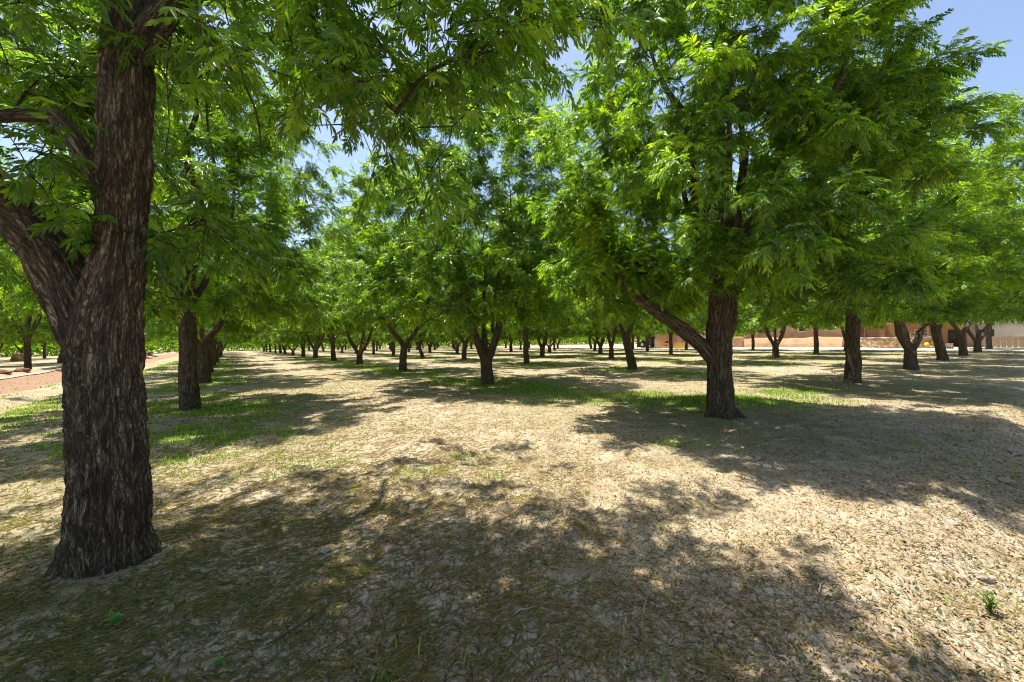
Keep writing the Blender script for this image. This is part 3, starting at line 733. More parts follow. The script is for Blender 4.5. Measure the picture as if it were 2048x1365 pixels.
tn = np.clip(.32 + .27 * rng.randn(nb) + .6 * sstep(-1.0, 2.0, c[:, 0] + .2 * c[:, 1]) * rng.rand(nb) ** .7, 0, 1)
me = mesh_np('catkin_litter', V, F, M['catkin'], tone=np.repeat(tn, K * 3), smooth=True)
tag(link('catkin_litter', me), 'olive green and brown fallen catkins strewn over the cracked soil', 'litter', kind='stuff')

m, n, b = newmat('dry_leaves', .8, .2)
at = N(n, 'ShaderNodeAttribute', attribute_name='tone')
n.links.new(ramp(n, at.outputs['Fac'], [(0, (.06, .08, .02)), (.4, (.16, .13, .05)), (.7, (.33, .22, .10)), (1, (.43, .33, .20))]), b.inputs['Base Color'])
M['dry'] = m
c = scatter(160000, 1.6, 16, 1.08, 1.3)
a_ = c @ AX; b_ = c @ BX
dens = .10 + .9 * sstep(1.6, .3, a_) * sstep(.8, 2.2, b_) + .35 * sstep(.1, .6, fbm(np.column_stack([c * .7, c[:, 0] * 0 + 5]), 2))
c = c[rng.rand(len(c)) < dens][:36000]; nb = len(c)
z0 = terrain(c); az = rng.rand(nb) * 6.28; L = .008 + .017 * rng.rand(nb) ** 1.5; tilt = rng.randn(nb, 3) * .25
d = np.column_stack([np.cos(az), np.sin(az), tilt[:, 0]]) * L[:, None]; w = np.column_stack([-np.sin(az), np.cos(az), tilt[:, 1]]) * (L * .3)[:, None]
o_ = np.column_stack([c, z0 + .006 + .006 * rng.rand(nb)]); cu = np.array([0, 0, 1.]) * (L * .25)[:, None]
V = np.stack([o_ - d, o_ - w + cu, o_ + d, o_ + w + cu], 1).reshape(-1, 3)
me = mesh_np('leaf_litter', V, np.arange(nb)[:, None] * 4 + np.array([0, 1, 2, 3]), M['dry'], tone=np.repeat(np.clip(rng.rand(nb) * 1.1 - .05, 0, 1), 4))
tag(link('leaf_litter', me), 'small dry tan leaf scraps scattered over the ground and furrow', 'litter', kind='stuff')

# ------------------------------------------------------------------ simple builders for farm things
def plain(name, c, rough=.8, spec=.25, var=.15, scale=6, bumpd=0., metal=0.):
    m, n, b = newmat(name, rough, spec); tc = N(n, 'ShaderNodeTexCoord')
    nz = noise(n, tc.outputs['Object'], scale, 4, .6)
    n.links.new(ramp(n, nz, [(.3, tuple(x * (1 - var) for x in c)), (.7, tuple(min(1, x * (1 + var)) for x in c))]), b.inputs['Base Color'])
    b.inputs['Metallic'].default_value = metal
    if bumpd: bump(n, b, nz, .6, bumpd)
    return m
M['adobe'] = plain('adobe_plaster', (.46, .29, .165), .95, .1, .2, 1.1, .04)
M['adobe2'] = plain('pink_plaster', (.46, .28, .18), .95, .1, .1, 1.5, .03)
M['white'] = plain('white_paint', (.75, .74, .70), .6, .3, .05)
M['glass'] = plain('window_glass', (.03, .035, .04), .12, .6, .1)
M['darkwood'] = plain('dark_wood', (.07, .045, .03), .8, .2, .3, 12)
M['wood'] = plain('weathered_wood', (.36, .27, .19), .9, .15, .3, 9)
M['yellowwood'] = plain('yellow_boards', (.50, .30, .07), .8, .2, .2, 8)
M['tile'] = plain('red_roof_tile', (.42, .14, .08), .85, .2, .25, 5)
M['orange'] = plain('orange_paint', (.62, .19, .05), .6, .3, .25, 7)
M['steel'] = plain('worn_steel', (.42, .42, .42), .5, .4, .2, 8)
M['rubber'] = plain('black_rubber', (.025, .025, .025), .85, .2, .2)
M['yellow'] = plain('yellow_plastic', (.85, .58, .02), .45, .4, .05)
M['blue'] = plain('pale_blue_paint', (.50, .62, .74), .3, .5, .04)
M['darkcar'] = plain('dark_car_paint', (.04, .05, .06), .3, .5, .1)
M['clod'] = plain('clay_clods', (.20, .11, .075), .97, .05, .35, 9, .05)
M['drysoil'] = plain('dry_clod', (.34, .27, .20), .97, .05, .3, 14, .03)
M['sand'] = plain('tan_dirt', (.47, .31, .18), .97, .05, .2, 6, .04)
M['twig'] = plain('bleached_twig', (.36, .30, .23), .9, .1, .2, 20)
M['gravel'] = plain('pale_gravel', (.62, .57, .51), .95, .1, .14, 1.2)
M['sage'] = plain('grey_green_shrub', (.22, .26, .14), .8, .15, .3, 4)
M['seedling'] = plain('green_seedling', (.10, .28, .04), .6, .25, .1, 9)
M['stonewall'] = None
m, n, b = newmat('fieldstone', .92, .12); tc = N(n, 'ShaderNodeTexCoord')
mp = N(n, 'ShaderNodeMapping'); mp.inputs['Scale'].default_value = (1, 1, 1.5); n.links.new(tc.outputs['Object'], mp.inputs[0])
v1 = N(n, 'ShaderNodeTexVoronoi'); v1.inputs['Scale'].default_value = 3.2; v2 = N(n, 'ShaderNodeTexVoronoi', feature='DISTANCE_TO_EDGE'); v2.inputs['Scale'].default_value = 3.2
for v in (v1, v2): n.links.new(mp.outputs[0], v.inputs['Vector'])
sp = N(n, 'ShaderNodeSeparateColor'); n.links.new(v1.outputs['Color'], sp.inputs[0])
cc = ramp(n, sp.outputs[0], [(0, (.30, .16, .08)), (.4, (.48, .31, .15)), (.7, (.55, .42, .24)), (1, (.40, .33, .26))])
ee = ramp(n, v2.outputs['Distance'], [(.02, (0, 0, 0)), (.07, (1, 1, 1))])
n.links.new(mixc(n, ee, (.12, .08, .05), cc), b.inputs['Base Color']); bump(n, b, ee, .8, .04); M['stonewall'] = m

class MB:
    def __init__(s): s.V = []; s.F = []; s.n = 0
    def add(s, V, F):
        s.V.append(np.asarray(V, float)); s.F += [tuple(int(q) + s.n for q in f) for f in F]; s.n += len(V); return s
    def box(s, x0, x1, y0, y1, z0, z1, bev=0.):
        V = [(x, y, z) for x in (x0, x1) for y in (y0, y1) for z in (z0, z1)]
        return s.add(V, [(0, 1, 3, 2), (4, 6, 7, 5), (0, 4, 5, 1), (2, 3, 7, 6), (0, 2, 6, 4), (1, 5, 7, 3)])
    def prism(s, prof, y0, y1):            # profile in xz, extruded along y
        k = len(prof); V = [(x, y0, z) for x, z in prof] + [(x, y1, z) for x, z in prof]
        return s.add(V, [tuple(range(k)), tuple(range(2 * k - 1, k - 1, -1))] + [(i, i + k, (i + 1) % k + k, (i + 1) % k) for i in range(k)])
    def tube(s, P, R, sides=8):
        if not hasattr(R, '__len__'): R = [R] * len(P)
        V, F, _ = tube(np.array(P, float), np.array(R, float), sides); k = len(V)
        return s.add(V, [tuple(f) for f in F] + [tuple(range(sides - 1, -1, -1)), tuple(range(k - sides, k))])
    def wheel(s, x, y, z, r, w, sides=20, inner=.0):
        th = np.arange(sides) * 2 * math.pi / sides; prof = [(r * .93, -w), (r, -w * .7), (r, w * .7), (r * .93, w), (inner, w), (inner, -w)] if inner else [(r * .9, -w), (r, -w * .6), (r, w * .6), (r * .9, w)]
        k = len(prof); V = [(x + pr * math.cos(t), y + py, z + pr * math.sin(t)) for t in th for pr, py in prof]
        F = []
        for i in range(sides):
            a, c = i * k, ((i + 1) % sides) * k
            for q in range(k if inner else k - 1): F.append((a + q, a + (q + 1) % k, c + (q + 1) % k, c + q))
        if not inner: F += [tuple(i * k for i in range(sides)), tuple(i * k + k - 1 for i in range(sides - 1, -1, -1))]
        return s.add(V, F)
    def build(s, name, mat, parent=None, bevel=0., smooth=False, subdiv=0):
        me = bpy.data.meshes.new(name); me.from_pydata([tuple(v) for v in np.vstack(s.V)], [], s.F); me.materials.append(mat)
        if smooth: me.polygons.foreach_set('use_smooth', np.ones(len(me.polygons), bool))
        me.update(); o = link(name, me, parent)
        if bevel: md = o.modifiers.new('b', 'BEVEL'); md.width = bevel; md.segments = 3; md.limit_method = 'ANGLE'
        return o
RZ = math.atan2(-AX[1], -AX[0])          # local x runs to the right along the house fronts, local y away
def at_ab(name, a, b, label, cat, rz=RZ, group=None, z=0.):
    p = ab(a, b); return thing(name, (p[0], p[1], z if z is not None else gz(*p)), label, cat, rz, group)

# ---- long adobe house behind the right side of the orchard
h = at_ab('adobe_house', 24, 70, 'long orange brown adobe house front behind the right trees', 'house')
def rounded_wall(L, zt, th, bulge=.0, batter=.15, step=.4, wav=.06, seed=0):
    mb = MB(); k = int(L / step) + 1; xs = np.linspace(0, L, k); prof = [(-batter, -.3), (-batter * .6, zt * .4), (0, zt - .18), (.10, zt - .03), (th / 2, zt), (th - .1, zt - .03), (th, zt - .2), (th, -.3)]
    P = len(prof); V = []
    for x in xs:
        w = wav * math.sin(x * .9 + seed) + wav * .6 * math.sin(x * 2.3 + seed * 2)
        for y, z in prof: V.append((x, y + w * .3, z + (w if z > .5 else 0)))
    F = [(i * P + q, (i + 1) * P + q, (i + 1) * P + q + 1, i * P + q + 1) for i in range(k - 1) for q in range(P - 1)]
    F += [tuple(range(P)), tuple((k - 1) * P + q for q in range(P - 1, -1, -1))]
    mb.add(V, F); return mb
def shift(o, x, y=0, z=0): o.location = (x, y, z); return o
shift(rounded_wall(14.2, 4.1, 6, batter=.25, seed=1).build('wall', M['adobe'], h, smooth=False), -7.3, 1.6)
def window(par, x, y, z, w, hh, bars=(1, 1)):
    f = MB(); t = .07
    f.box(x - w / 2 - t, x + w / 2 + t, y - .08, y + .02, z - t, z).box(x - w / 2 - t, x + w / 2 + t, y - .08, y + .02, z + hh, z + hh + t)
    f.box(x - w / 2 - t, x - w / 2, y - .078, y + .02, z, z + hh).box(x + w / 2, x + w / 2 + t, y - .078, y + .02, z, z + hh)
    fr = f.build('window', M['white'], par)
    g = MB().box(x - w / 2, x + w / 2, y - .03, y + .01, z, z + hh).build('pane', M['glass'], fr)
    if bars != (1, 1):
        q = MB()
        for i in range(1, bars[0]): xx = x - w / 2 + w * i / bars[0]; q.box(xx - .025, xx + .025, y - .06, y - .032, z, z + hh)
        for i in range(1, bars[1]): zz = z + hh * i / bars[1]; q.box(x - w / 2, x + w / 2, y - .055, y - .034, zz - .025, zz + .025)
        q.build('muntin', M['white'], fr)
window(h, 1.1, 1.50, 2.45, .8, .75); window(h, 4.6, 1.50, 2.45, .8, .75); window(h, -3.6, 1.50, 2.3, .9, .9)
MB().box(-7.5, 7.1, 1.3, 7.9, 4.16, 4.28).build('roof', M['tile'], h)
yw = at_ab('yard_wall', 24, 69.2, 'low rounded adobe yard wall along the pale gravel drive', 'wall')
shift(rounded_wall(14.0, 1.45, .45, batter=.55, seed=4, wav=.09).build('plaster', M['adobe'], yw), -7.4, 0)
bt = MB().prism([(-.9, -.3), (-.75, 1.1), (-.5, 1.75), (.5, 1.75), (.75, 1.1), (.9, -.3)], -.75, .42).build('buttress', M['adobe'], yw, bevel=.15); bt.location = (-7.0, 0, 0)

# ---- porch wing with posts, stepped lattice and door
p = at_ab('porch_wing', 12.2, 74, 'shaded pinkish porch wing with pale posts behind the stone wall', 'house')
MB().box(-5, 5.6, 2.2, 7, -.3, 3.3).build('wall', M['adobe2'], p, bevel=.12)
MB().box(-5.3, -1.6, -.4, 2.1, 3.25, 3.38).prism([(-1.4, 3.3), (-1.4, 3.55), (6, 3.55), (6, 3.3)], 0, 7.3).build('roof', M['tile'], p)
for x in (-4.6, -3.9): MB().box(x - .07, x + .07, -.2, -.06, -.3, 3.2).build('post', M['wood'], p)
for z in (1.7, 2.9): MB().box(-4.53, -3.97, -.17, -.09, z, z + .09).build('crossbar', M['wood'], p)
MB().box(-2.6, -2.0, 1.0, 2.2, -.3, 3.25).build('pillar', M['adobe'], p, bevel=.08)
lt = MB()
for r_, c0, c1 in ((0, 0, 5), (1, 1, 5), (2, 2, 5), (3, 4, 5)):
    for c in range(c0, c1):
        x = .0 + c * .42; z = 1.1 + r_ * .42
        lt.box(x, x + .42, 2.05, 2.13, z - .04, z + .04).box(x, x + .42, 2.05, 2.13, z + .38, z + .46).box(x - .04, x + .04, 2.04, 2.14, z, z + .42).box(x + .38, x + .46, 2.04, 2.14, z, z + .42)
lt.build('lattice', M['white'], p)
d = MB().box(3.9, 4.8, 2.1, 2.2, -.1, 2.2).build('door', M['darkwood'], p); MB().box(4.1, 4.6, 2.04, 2.1, 1.0, 2.0).build('pane', M['glass'], d)
MB().box(4.95, 5.35, .7, 1.1, -.3, 3.3).build('pillar', M['adobe'], p, bevel=.06)
sw = at_ab('stone_wall', 11.7, 66, 'curved fieldstone wall with a pale cap in front of the porch', 'wall')
xs = np.linspace(-3.3, 3.4, 24); cv = lambda x: .9 * (x / 3.3) ** 2
mb = MB(); cp = MB()
def curved(mb, zt0, off0, off1, z0):
    V = []
    for x in xs:
        zt = zt0 + .03 * math.sin(x * 5)
        V += [(x, cv(x) + off0, z0), (x, cv(x) + off0, zt), (x, cv(x) + off1, zt), (x, cv(x) + off1, z0)]
    k = len(xs); F = [(i * 4 + q, (i + 1) * 4 + q, (i + 1) * 4 + (q + 1) % 4, i * 4 + (q + 1) % 4) for i in range(k - 1) for q in range(4)]
    F += [(0, 1, 2, 3), tuple((k - 1) * 4 + q for q in (3, 2, 1, 0))]; mb.add(V, F)
curved(mb, 1.25, -.22, .22, -.3); mb.build('stonework', M['stonewall'], sw); curved(cp, 1.36, -.27, .27, 1.285); cp.build('cap', M['gravel'], sw)
rp = at_ab('stone_ramp', 8.2, 64.6, 'low sloping stone ramp at the right end of the curved wall', 'ramp')
MB().prism([(-1.2, -.2), (-1.2, .12), (1.1, .62), (1.5, .62), (1.5, -.2)], -.3, .5).build('stonework', M['stonewall'], rp)
ball = at_ab('yellow_ball', 8.7, 64.7, 'bright yellow ball lying on the stone ramp by the curved wall', 'ball', z=.33)
import bmesh
bm = bmesh.new(); bmesh.ops.create_uvsphere(bm, u_segments=20, v_segments=12, radius=.2); bm2 = bpy.data.meshes.new('ball'); bm.to_mesh(bm2); bm2.materials.append(M['yellow'])
bm2.polygons.foreach_set('use_smooth', np.ones(len(bm2.polygons), bool)); o = link('shell', bm2, ball); o.location = (0, 0, .2)
MB().tube([(0, 0, .39), (0, 0, .43)], .03).build('valve', M['rubber'], ball)

# ---- gravel road: a sheet a little above the ground
def strip(name, pts_in, pts_out, mat, lift=.03):
    A_ = np.array([ab(*q) for q in pts_in]); B_ = np.array([ab(*q) for q in pts_out]); V = []; K = 8
    m_ = 60; ta = np.linspace(0, 1, m_); s_ = np.linspace(0, 1, len(A_))
    for t in ta:
        pa = np.array([np.interp(t, s_, A_[:, k]) for k in (0, 1)]); pb = np.array([np.interp(t, s_, B_[:, k]) for k in (0, 1)])
        for q in range(K + 1): c_ = pa + (pb - pa) * q / K; V.append((c_[0], c_[1], gz(*c_) + lift))
    F = [(i * (K + 1) + q, (i + 1) * (K + 1) + q, (i + 1) * (K + 1) + q + 1, i * (K + 1) + q + 1) for i in range(m_ - 1) for q in range(K)]
    me = bpy.data.meshes.new(name); me.from_pydata(V, [], F); me.materials.append(mat); me.update(); return tag(link(name, me), kind='structure')
strip('gravel_road', [(70, 57.5), (40, 58.5), (20, 58), (5, 59), (-60, 57)], [(70, 63), (40, 64), (20, 68.6), (5, 69.5), (-60, 67)], M['gravel'])
M['lip'] = plain('ditch_lining', (.38, .29, .215), .95, .1, .15, 2)
strip('ditch_lining', [(20, -9.75), (60, -9.9), (110, -9.8)], [(20, -9.98), (60, -10.12), (110, -10.05)], M['lip'], .05)

# ---- shed and farm clutter between the middle trunks
s = at_ab('adobe_shed', 39.2, 61.5, 'small sunlit tan adobe shed behind the rack between the middle trunks', 'shed')
MB().box(-2.6, 2.0, 0, 4, -.3, 2.9).build('wall', M['adobe'], s, bevel=.12)
MB().box(-2.8, 2.2, -.3, 4.2, 2.93, 3.05).build('roof', M['wood'], s)
MB().box(2.02, 6.5, 1.2, 4, -.3, 2.8).build('side_room', M['adobe2'], s, bevel=.1)
window(s, 3.9, 1.15, 1.5, .6, .8)
MB().box(1.6, 2.0, -.12, -.01, -.2, 2.7).build('corner_post', M['wood'], s)
lean = at_ab('lean_to', 43.6, 61, 'dark open lean-to beside the adobe shed', 'shed')
for x in (-1.5, 1.3): MB().box(x, x + .14, 0, .14, -.2, 2.4).build('post', M['darkwood'], lean)
MB().prism([(-1.8, 2.4), (-1.8, 2.5), (1.7, 2.75), (1.7, 2.62)], -.2, 3.2).build('roof', M['darkwood'], lean)
MB().box(-1.6, 1.5, 3.0, 3.1, -.2, 2.4).build('back_wall', M['darkwood'], lean)
tr_ = at_ab('farm_tractor', 43.6, 61.8, 'old dark tractor parked under the open lean-to', 'tractor')
MB().box(-.3, 1.0, -.3, .3, .6, 1.15).box(-.9, -.3, -.25, .25, .55, .95).build('body', M['darkcar'], tr_, bevel=.06)
MB().box(-.75, -.35, -.22, .22, .98, 1.06).box(-.8, -.72, -.22, .22, 1.06, 1.4).build('seat', M['rubber'], tr_, bevel=.03)
for (x, y, r_) in ((-.55, -.55, .62), (-.55, .55, .62), (.85, -.4, .34), (.85, .4, .34)):
    w_ = MB().wheel(x, y, r_, r_, .15, 22, r_ * .55).build('wheel', M['rubber'], tr_); MB().wheel(x, y, r_, r_ * .54, .08, 16).build('rim', M['steel'], w_)
MB().tube([(-.1, 0, 1.1), (-.32, 0, 1.35)], .02).wheel(-.33, 0, 1.36, .17, .02, 14, .13).build('steering_wheel', M['rubber'], tr_)
MB().tube([(.6, 0, 1.1), (.6, 0, 1.7)], .03).build('exhaust', M['steel'], tr_)
rk_ = at_ab('orange_rack', 38.6, 60.2, 'rusty orange metal shelf rack against the adobe shed', 'rack')
for x in (-.75, .75):
    for y in (0, .5): MB().box(x - .04, x + .04, y, y + .08, -.05, 1.65).build('upright', M['orange'], rk_)
for z in (.3, .85, 1.4): MB().box(-.71, .71, .0, .56, z, z + .06).build('shelf', M['orange'], rk_)
for k_, (x, z) in enumerate(((-.4, .36), (.3, .36), (-.1, .91))):
    c_ = at_ab('storage_crate', 38.6 - x, 60.45, ('worn orange crate on the low left of the rusty rack', 'worn grey crate on the low right of the rusty rack', 'dark crate on the middle shelf of the rusty rack')[k_], 'crate', z=z)
    mt = M[('orange', 'steel', 'darkwood')[k_]]
    MB().box(-.2, .2, -.15, -.12, 0, .28).box(-.2, .2, .12, .15, 0, .28).box(-.2, -.17, -.12, .12, 0, .28).box(.17, .2, -.12, .12, 0, .28).box(-.17, .17, -.12, .12, 0, .03).build('shell', mt, c_)
wr = at_ab('wire_rack', 40.6, 60.3, 'pale metal frame rack left of the rusty orange one', 'rack')
for x in (-.45, 0, .45): MB().box(x - .02, x + .02, 0, .04, -.05, 1.5).build('upright', M['steel'], wr)
for z in (.4, .8, 1.2, 1.46): MB().box(-.43, .43, .045, .08, z, z + .03).build('rail', M['white'], wr)
yb = at_ab('board_fence', 35.9, 59.6, 'short yellow wooden board fence in front of the shaded shed room', 'fence')
for k_ in range(8): MB().box(-.95 + k_ * .24, -.95 + k_ * .24 + .215, 0, .03, -.1, .98 + .02 * (k_ % 3)).build('board', M['yellowwood'], yb)
MB().box(-.95, .95, .032, .08, .2, .3).build('rail', M['yellowwood'], yb)
hp = at_ab('seed_spreader', 46.3, 60, 'orange hopper spreader on small wheels left of the lean-to', 'farm machine')
MB().add([(-.35, -.2, .6), (.35, -.2, .6), (.35, .2, .6), (-.35, .2, .6), (-.65, -.4, 1.25), (.65, -.4, 1.25), (.65, .4, 1.25), (-.65, .4, 1.25)], [(0, 3, 2, 1), (0, 1, 5, 4), (1, 2, 6, 5), (2, 3, 7, 6), (3, 0, 4, 7), (4, 5, 6, 7)]).build('hopper', M['orange'], hp, bevel=.03)
MB().box(-.5, .5, -.05, .05, .45, .58).tube([(.4, 0, .5), (1.3, 0, .35)], .04).build('frame', M['steel'], hp)
for y in (-.38, .38): MB().wheel(0, y, .3, .3, .07, 18).build('wheel', M['rubber'], hp)

# ---- far right: plank fence, cars, outbuilding
fn = at_ab('plank_fence', -1, 72, 'pale weathered plank fence beyond the drive at the far right', 'fence')
for k_ in range(28): MB().box(-6 + k_ * .42, -6 + k_ * .42 + .36, 0, .03, -.2, 1.25 + .05 * math.sin(k_ * 2.1)).build('plank', M['wood'], fn)
for k_ in range(5): MB().box(-6 + k_ * 2.9, -5.88 + k_ * 2.9, .09, .2, -.2, 1.45).build('post', M['wood'], fn)
MB().box(-6, 5.7, .033, .085, .9, 1.0).build('rail', M['wood'], fn)
ob = at_ab('outbuilding', 5.5, 82, 'small pale outbuilding with a window beyond the plank fence', 'building')
MB().box(-4, 4, 0, 5, -.3, 2.9).build('wall', M['gravel'], ob); MB().prism([(-4.3, 2.92), (-4.3, 3.02), (0, 3.9), (4.3, 3.02), (4.3, 2.92)], -.3, 5.3).build('roof', M['steel'], ob)
window(ob, 0, -.02, 1.2, 1.4, 1.0, (2, 1))
def car(a, b_, label, mat, van):
    c = at_ab('parked_car', a, b_, label, 'car', rz=RZ)
    z1 = 1.95 if van else 1.42
    prof = [(-2.2, .3), (-2.25, .75), (-1.95, .95), (-1.2, 1.0) if not van else (-1.7, 1.05), (-.7, z1), (1.2 if not van else 2.05, z1), (1.9 if not van else 2.2, 1.0), (2.25, .9), (2.25, .3)]
    MB().prism(prof, -.85, .85).build('body', mat, c, bevel=.07)
    for y in (-.87, .87):
        MB().prism([(-1.1, 1.02), (-.65, z1 - .1), (.2, z1 - .1), (.2, 1.02)], y - .01, y + .01).build('window', M['glass'], c)
        MB().prism([(.3, 1.02), (.3, z1 - .1), (1.15, z1 - .1), (1.6, 1.02)], y - .01, y + .01).build('window', M['glass'], c)
        for x in (-1.4, 1.4):
            w_ = MB().wheel(x, y * .95, .33, .33, .11, 20, .19).build('wheel', M['rubber'], c); MB().wheel(x, y * .95, .33, .19, .09, 14).build('rim', M['steel'], c if False else w_)
    for y in (-.6, .6): MB().box(-2.29, -2.24, y - .15, y + .15, .68, .82).build('headlight', M['white'], c)
car(-9.0, 75, 'pale blue van parked at the far right edge beyond the drive', M['blue'], True)
car(-3.4, 79, 'low dark car parked behind the plank fence at the far right', M['darkcar'], False)
plant('L', ab(-3.2, 68.5), 'massive old tree trunk beyond the gravel drive at the far right', 1.2, 1.25, 'large trees around the buildings')
for k_, (a, b_, lab) in enumerate(((26, 80, 'tree rising behind the long adobe house roof'), (12, 84, 'tree rising behind the shaded porch wing'), (39, 70, 'tree rising behind the small adobe shed'), (50, 68, 'tree standing behind the dark lean-to'), (-12, 90, 'tree behind the pale blue van at the far right'), (0, 92, 'tree behind the small outbuilding with a window'))):
    plant('VSYGLV'[k_], ab(a, b_), lab, k_ * 1.3, 1.05, 'large trees around the buildings')

# ---- trees beyond the left field
LEFT = [(46.9, -12.4, 'S', 'pecan tree by the ditch bank, nearest to the two brown clods'), (63.5, -16.8, 'S', 'pecan tree left of the ditch-bank tree, half behind it'), (71, -16.2, 'L', 'pecan tree seen just left of the huge foreground trunk'),
        (34.5, -14.6, 'V', 'leafy low-branched pecan tree at the left photo edge'), (82, -13, 'S', 'pecan tree seen in the gap right of the huge foreground trunk'), (93, -13.5, 'V', 'far pecan tree behind the ditch rubble right of the huge trunk')]
for k_, (a, b_, kd, lab) in enumerate(LEFT): plant(kd, ab(a, b_), lab, k_ * 1.7, .95, 'pecan trees beyond the ditch')
RW = ['second', 'third', 'fourth', 'fifth']
for r_, b_ in enumerate((-25.5, -35, -45)):
    for k_ in range(9):
        a = 30 + k_ * 9.2 + r_ * 3
        plant('SLVY'[(k_ + r_) % 4], ab(a, b_), '%s pecan tree along in the %s row beyond the left ditch' % (ORD[k_], RW[r_]), k_ * 1.1 + r_, .95, 'pecan trees beyond the ditch')

# ---- distant woodland closing the view
rng = np.random.RandomState(77); nq = 150000
thw = (rng.rand(nq) - .5) * 2 * 1.35; rw = 136 + 20 * rng.rand(nq) + 6 * np.sin(thw * 9)
hmax = 8.5 * (.75 + .35 * perlin(np.column_stack([thw * 14, thw * 0, thw * 0 + 2])) + .18 * perlin(np.column_stack([thw * 60, thw * 0, thw * 0])))
zz = hmax * rng.rand(nq) ** .75 + .1
C_ = np.column_stack([rw * np.sin(thw), rw * np.cos(thw), zz]); C_ += rng.randn(nq, 3) * .4
u = rng.randn(nq, 3); u /= np.linalg.norm(u, axis=1)[:, None]; v = np.cross(u, rng.randn(nq, 3)); v /= np.linalg.norm(v, axis=1)[:, None]
sz_ = (.3 + .3 * rng.rand(nq))[:, None]
V = np.stack([C_ - u * sz_, C_ + v * sz_ * .4, C_ + u * sz_, C_ - v * sz_ * .4], 1).reshape(-1, 3)
me = mesh_np('distant_woodland', V, np.arange(nq)[:, None] * 4 + np.arange(4)[None], M['leaf'], tone=np.repeat(np.clip(.5 + .25 * rng.randn(nq), 0, 1), 4))
tag(link('distant_woodland', me), 'distant light green woodland closing the view behind the orchard', 'woodland', kind='stuff')

# ---- clods on the ditch bank, dirt heaps
def lump(name, p, rx, ry, rz_, label, cat, mat, seed, group=None):
    t = thing(name, (p[0], p[1], gz(*p)), label, cat, 0, group)
    bm = bmesh.new(); bmesh.ops.create_icosphere(bm, subdivisions=4, radius=1); me = bpy.data.meshes.new(name); bm.to_mesh(me); bm.free()
    V = np.empty(len(me.vertices) * 3, np.float32); me.vertices.foreach_get('co', V); V = V.reshape(-1, 3).astype(float)
    V *= (1 + .34 * fbm(V * 1.7 + seed, 3))[:, None]; V *= [rx, ry, rz_]; V[:, 2] = np.maximum(V[:, 2], -rz_ * .4) + rz_ * .25
    me.vertices.foreach_set('co', V.astype(np.float32).ravel()); me.materials.append(mat); link('soil', me, t); return t
for k_, (a, b_, s_, lab) in enumerate(((36.2, -10.6, .42, 'large dark brown dirt clod on the ditch bank, left of two'), (38.8, -10.5, .40, 'flat dark brown clod on the ditch bank, right of two'), (47, -10.4, .28, 'small brown clod under the ditch-bank pecan tree'),
                                      (84, -10.4, .7, 'brown rubble lump on the bank seen just right of the huge trunk'), (90, -10.7, .8, 'broad dark rubble lump farther along the ditch bank'), (78, -10.3, .5, 'low reddish clod nearest the lined ditch edge'))):
    lump('dirt_clod', ab(a, b_), s_, s_ * .8, s_ * .42, lab, 'clod', M['clod'], k_ * 3.3, 'clods on the ditch bank')
lump('dirt_mound', (-70.5, 56.6), .95, .8, .85, 'tan dirt heap between the trunks at the far left', 'mound', M['sand'], 4.4)
lump('dirt_mound', (-62, 54.8), .7, .6, .6, 'brown dirt heap just left of the huge foreground trunk', 'mound', M['clod'], 8.4)

# ---- fallen twigs near the camera
TW = [(1.02, 3.02, 2.2, .14, 'pale bleached stick end standing in a sun spot, lower centre'), (.05, 2.42, .4, .16, 'short pale twig in the shaded litter below the centre'), (1.35, 2.05, 1.9, .13, 'pale twig near the bottom edge right of centre'),
      (-.55, 2.75, 1.2, .20, 'leaning thin twig in a sun spot left of centre'), (-1.30, 2.3, 1.1, .30, 'long thin dark twig in the shade at the lower left'), (.45, 3.3, .1, .11, 'short pale twig in the shade above centre bottom'),
      (3.15, 4.4, 2.6, .17, 'brown stick lying on the sunlit litter at the right'), (-3.6, 3.0, .2, .35, 'long grey twig left of the huge trunk base'), (2.0, 2.6, .8, .15, 'grey twig at the sun and shade border at lower right'),
      (4.4, 6.6, .1, .45, 'curved grey twig in the shadow in front of the large right tree'), (5.2, 7.7, 2.3, .4, 'thin arched twig beside the base of the large right tree')]
for k_, (x, y, az, L_, lab) in enumerate(TW):
    rr_ = random.Random(k_); z = gz(x, y); pts = [(x + math.cos(az + .09 * math.sin(q * 1.7 + k_)) * L_ * (q / 5 - .5), y + math.sin(az + .09 * math.sin(q * 1.7 + k_)) * L_ * (q / 5 - .5), 0) for q in range(6)]
    pts = [(a - x, b_ - y, gz(a, b_) - z + .012 + .01 * rr_.random()) for a, b_, _ in pts]
    t = thing('fallen_twig', (x, y, z), lab, 'twig', 0, 'twigs fallen on the ground')
    MB().tube(pts, [.0045, .005, .0048, .0042, .0036, .0025], 7).build('stem', M['twig' if k_ not in (4, 6) else 'darkwood'], t, smooth=True)
    a = pts[3]; MB().tube([a, (a[0] + math.cos(az + 1) * L_ * .12, a[1] + math.sin(az + 1) * L_ * .12, a[2] + .02)], [.003, .0015], 5).build('side_shoot', M['twig' if k_ not in (4, 6) else 'darkwood'], t)

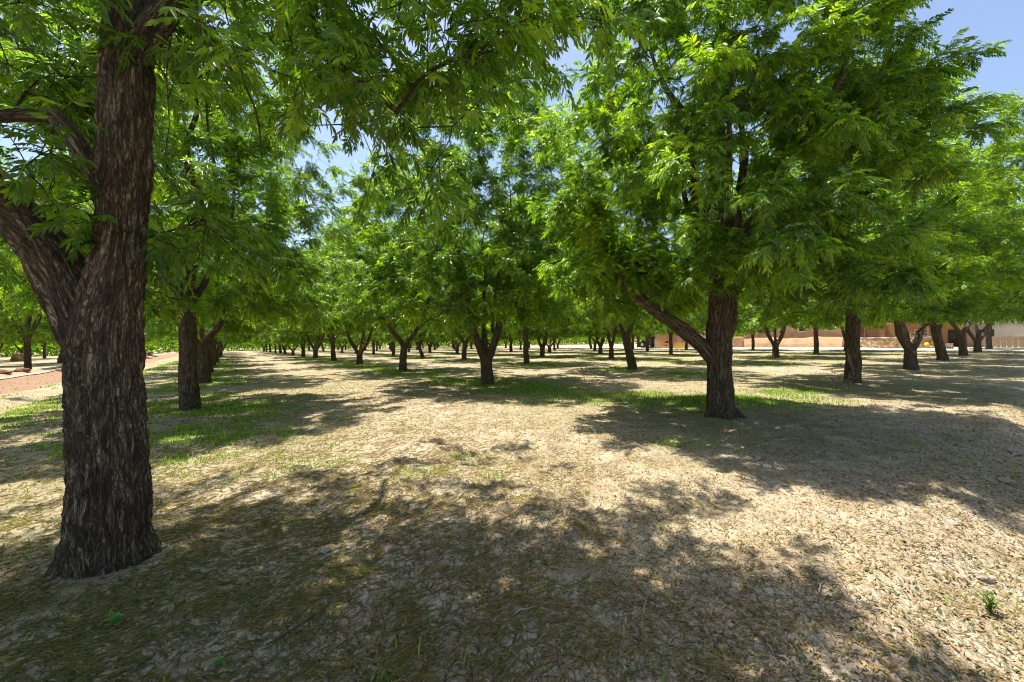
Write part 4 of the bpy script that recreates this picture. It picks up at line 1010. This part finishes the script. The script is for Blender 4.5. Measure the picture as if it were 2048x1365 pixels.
# ---- small green seedling by the trunk, weeds
def weed(name, x, y, hgt, n_, label, mat, cat, wide=.006, spread=.5, seed=0):
    rs = np.random.RandomState(seed); t = thing(name, (x, y, gz(x, y)), label, cat)
    st = MB(); lf = MB()
    for k_ in range(n_):
        az = rs.rand() * 6.28; h_ = hgt * (.6 + .5 * rs.rand()); s_ = spread * rs.rand() * h_
        P_ = [(0, 0, 0), (math.cos(az) * s_ * .4, math.sin(az) * s_ * .4, h_ * .6), (math.cos(az) * s_, math.sin(az) * s_, h_)]
        st.tube(P_, [.003, .002, .001], 4)
        for q in range(5):
            f_ = .35 + .65 * q / 4; a2 = az + q * 2.3; b0 = np.array([math.cos(az) * s_ * f_, math.sin(az) * s_ * f_, h_ * f_]); d_ = np.array([math.cos(a2), math.sin(a2), .45]) * hgt * .32; w_ = np.array([-math.sin(a2), math.cos(a2), 0]) * wide * 2
            lf.add([b0, b0 + d_ * .45 + w_, b0 + d_, b0 + d_ * .45 - w_], [(0, 1, 2, 3)])
    st.build('stalk', mat, t); lf.build('foliage', mat, t)
weed('seedling', -2.36, 2.33, .07, 5, 'tiny green seedling in front of the huge trunk base', M['seedling'], 'plant', .009, 1.0, 1)
weed('seedling', -1.55, 2.05, .05, 3, 'tiny green seedling in the shaded litter at lower left', M['seedling'], 'plant', .007, 1.0, 2)
weed('grass_tuft', 3.0, 2.5, .13, 14, 'thin green grass tuft in the furrow at the lower right edge', M['grass'], 'plant', .002, .9, 3)
weed('dry_weed', 9.7, 12.0, .55, 9, 'dry tan weed stalks left of the straight right trunk', M['wood'], 'plant', .012, .5, 4)
weed('dry_weed', 10.3, 12.1, .45, 7, 'shorter dry weed stalks nearest the straight right trunk', M['wood'], 'plant', .012, .5, 5)
weed('dry_weed', 2.9, 16.0, .7, 6, 'single dry brown weed left of the large right tree', M['darkwood'], 'plant', .012, .3, 6)

for k_, (x, y, s_, lab) in enumerate(((3.35, 2.85, .07, 'rounded tan clod on the furrow floor beside the green tuft'), (3.6, 2.55, .06, 'tan clod at the lower right edge of the furrow'), (5.9, 4.75, .07, 'small brown clod in the furrow, mid right edge'),
                                      (7.2, 5.7, .10, 'rounded stone-like clod at the shaded right end of the furrow'), (6.6, 5.0, .06, 'tiny clod between the two furrow clods at the right'), (-1.55, 3.2, .05, 'dark little clod right of the huge trunk'), (-1.25, 3.7, .05, 'low brown clod behind the little one right of the huge trunk'))):
    lump('dirt_clod', (x, y), s_, s_ * .8, s_ * .6, lab, 'clod', M['drysoil'], 20 + k_ * 2.3, 'clods in the furrow and litter')
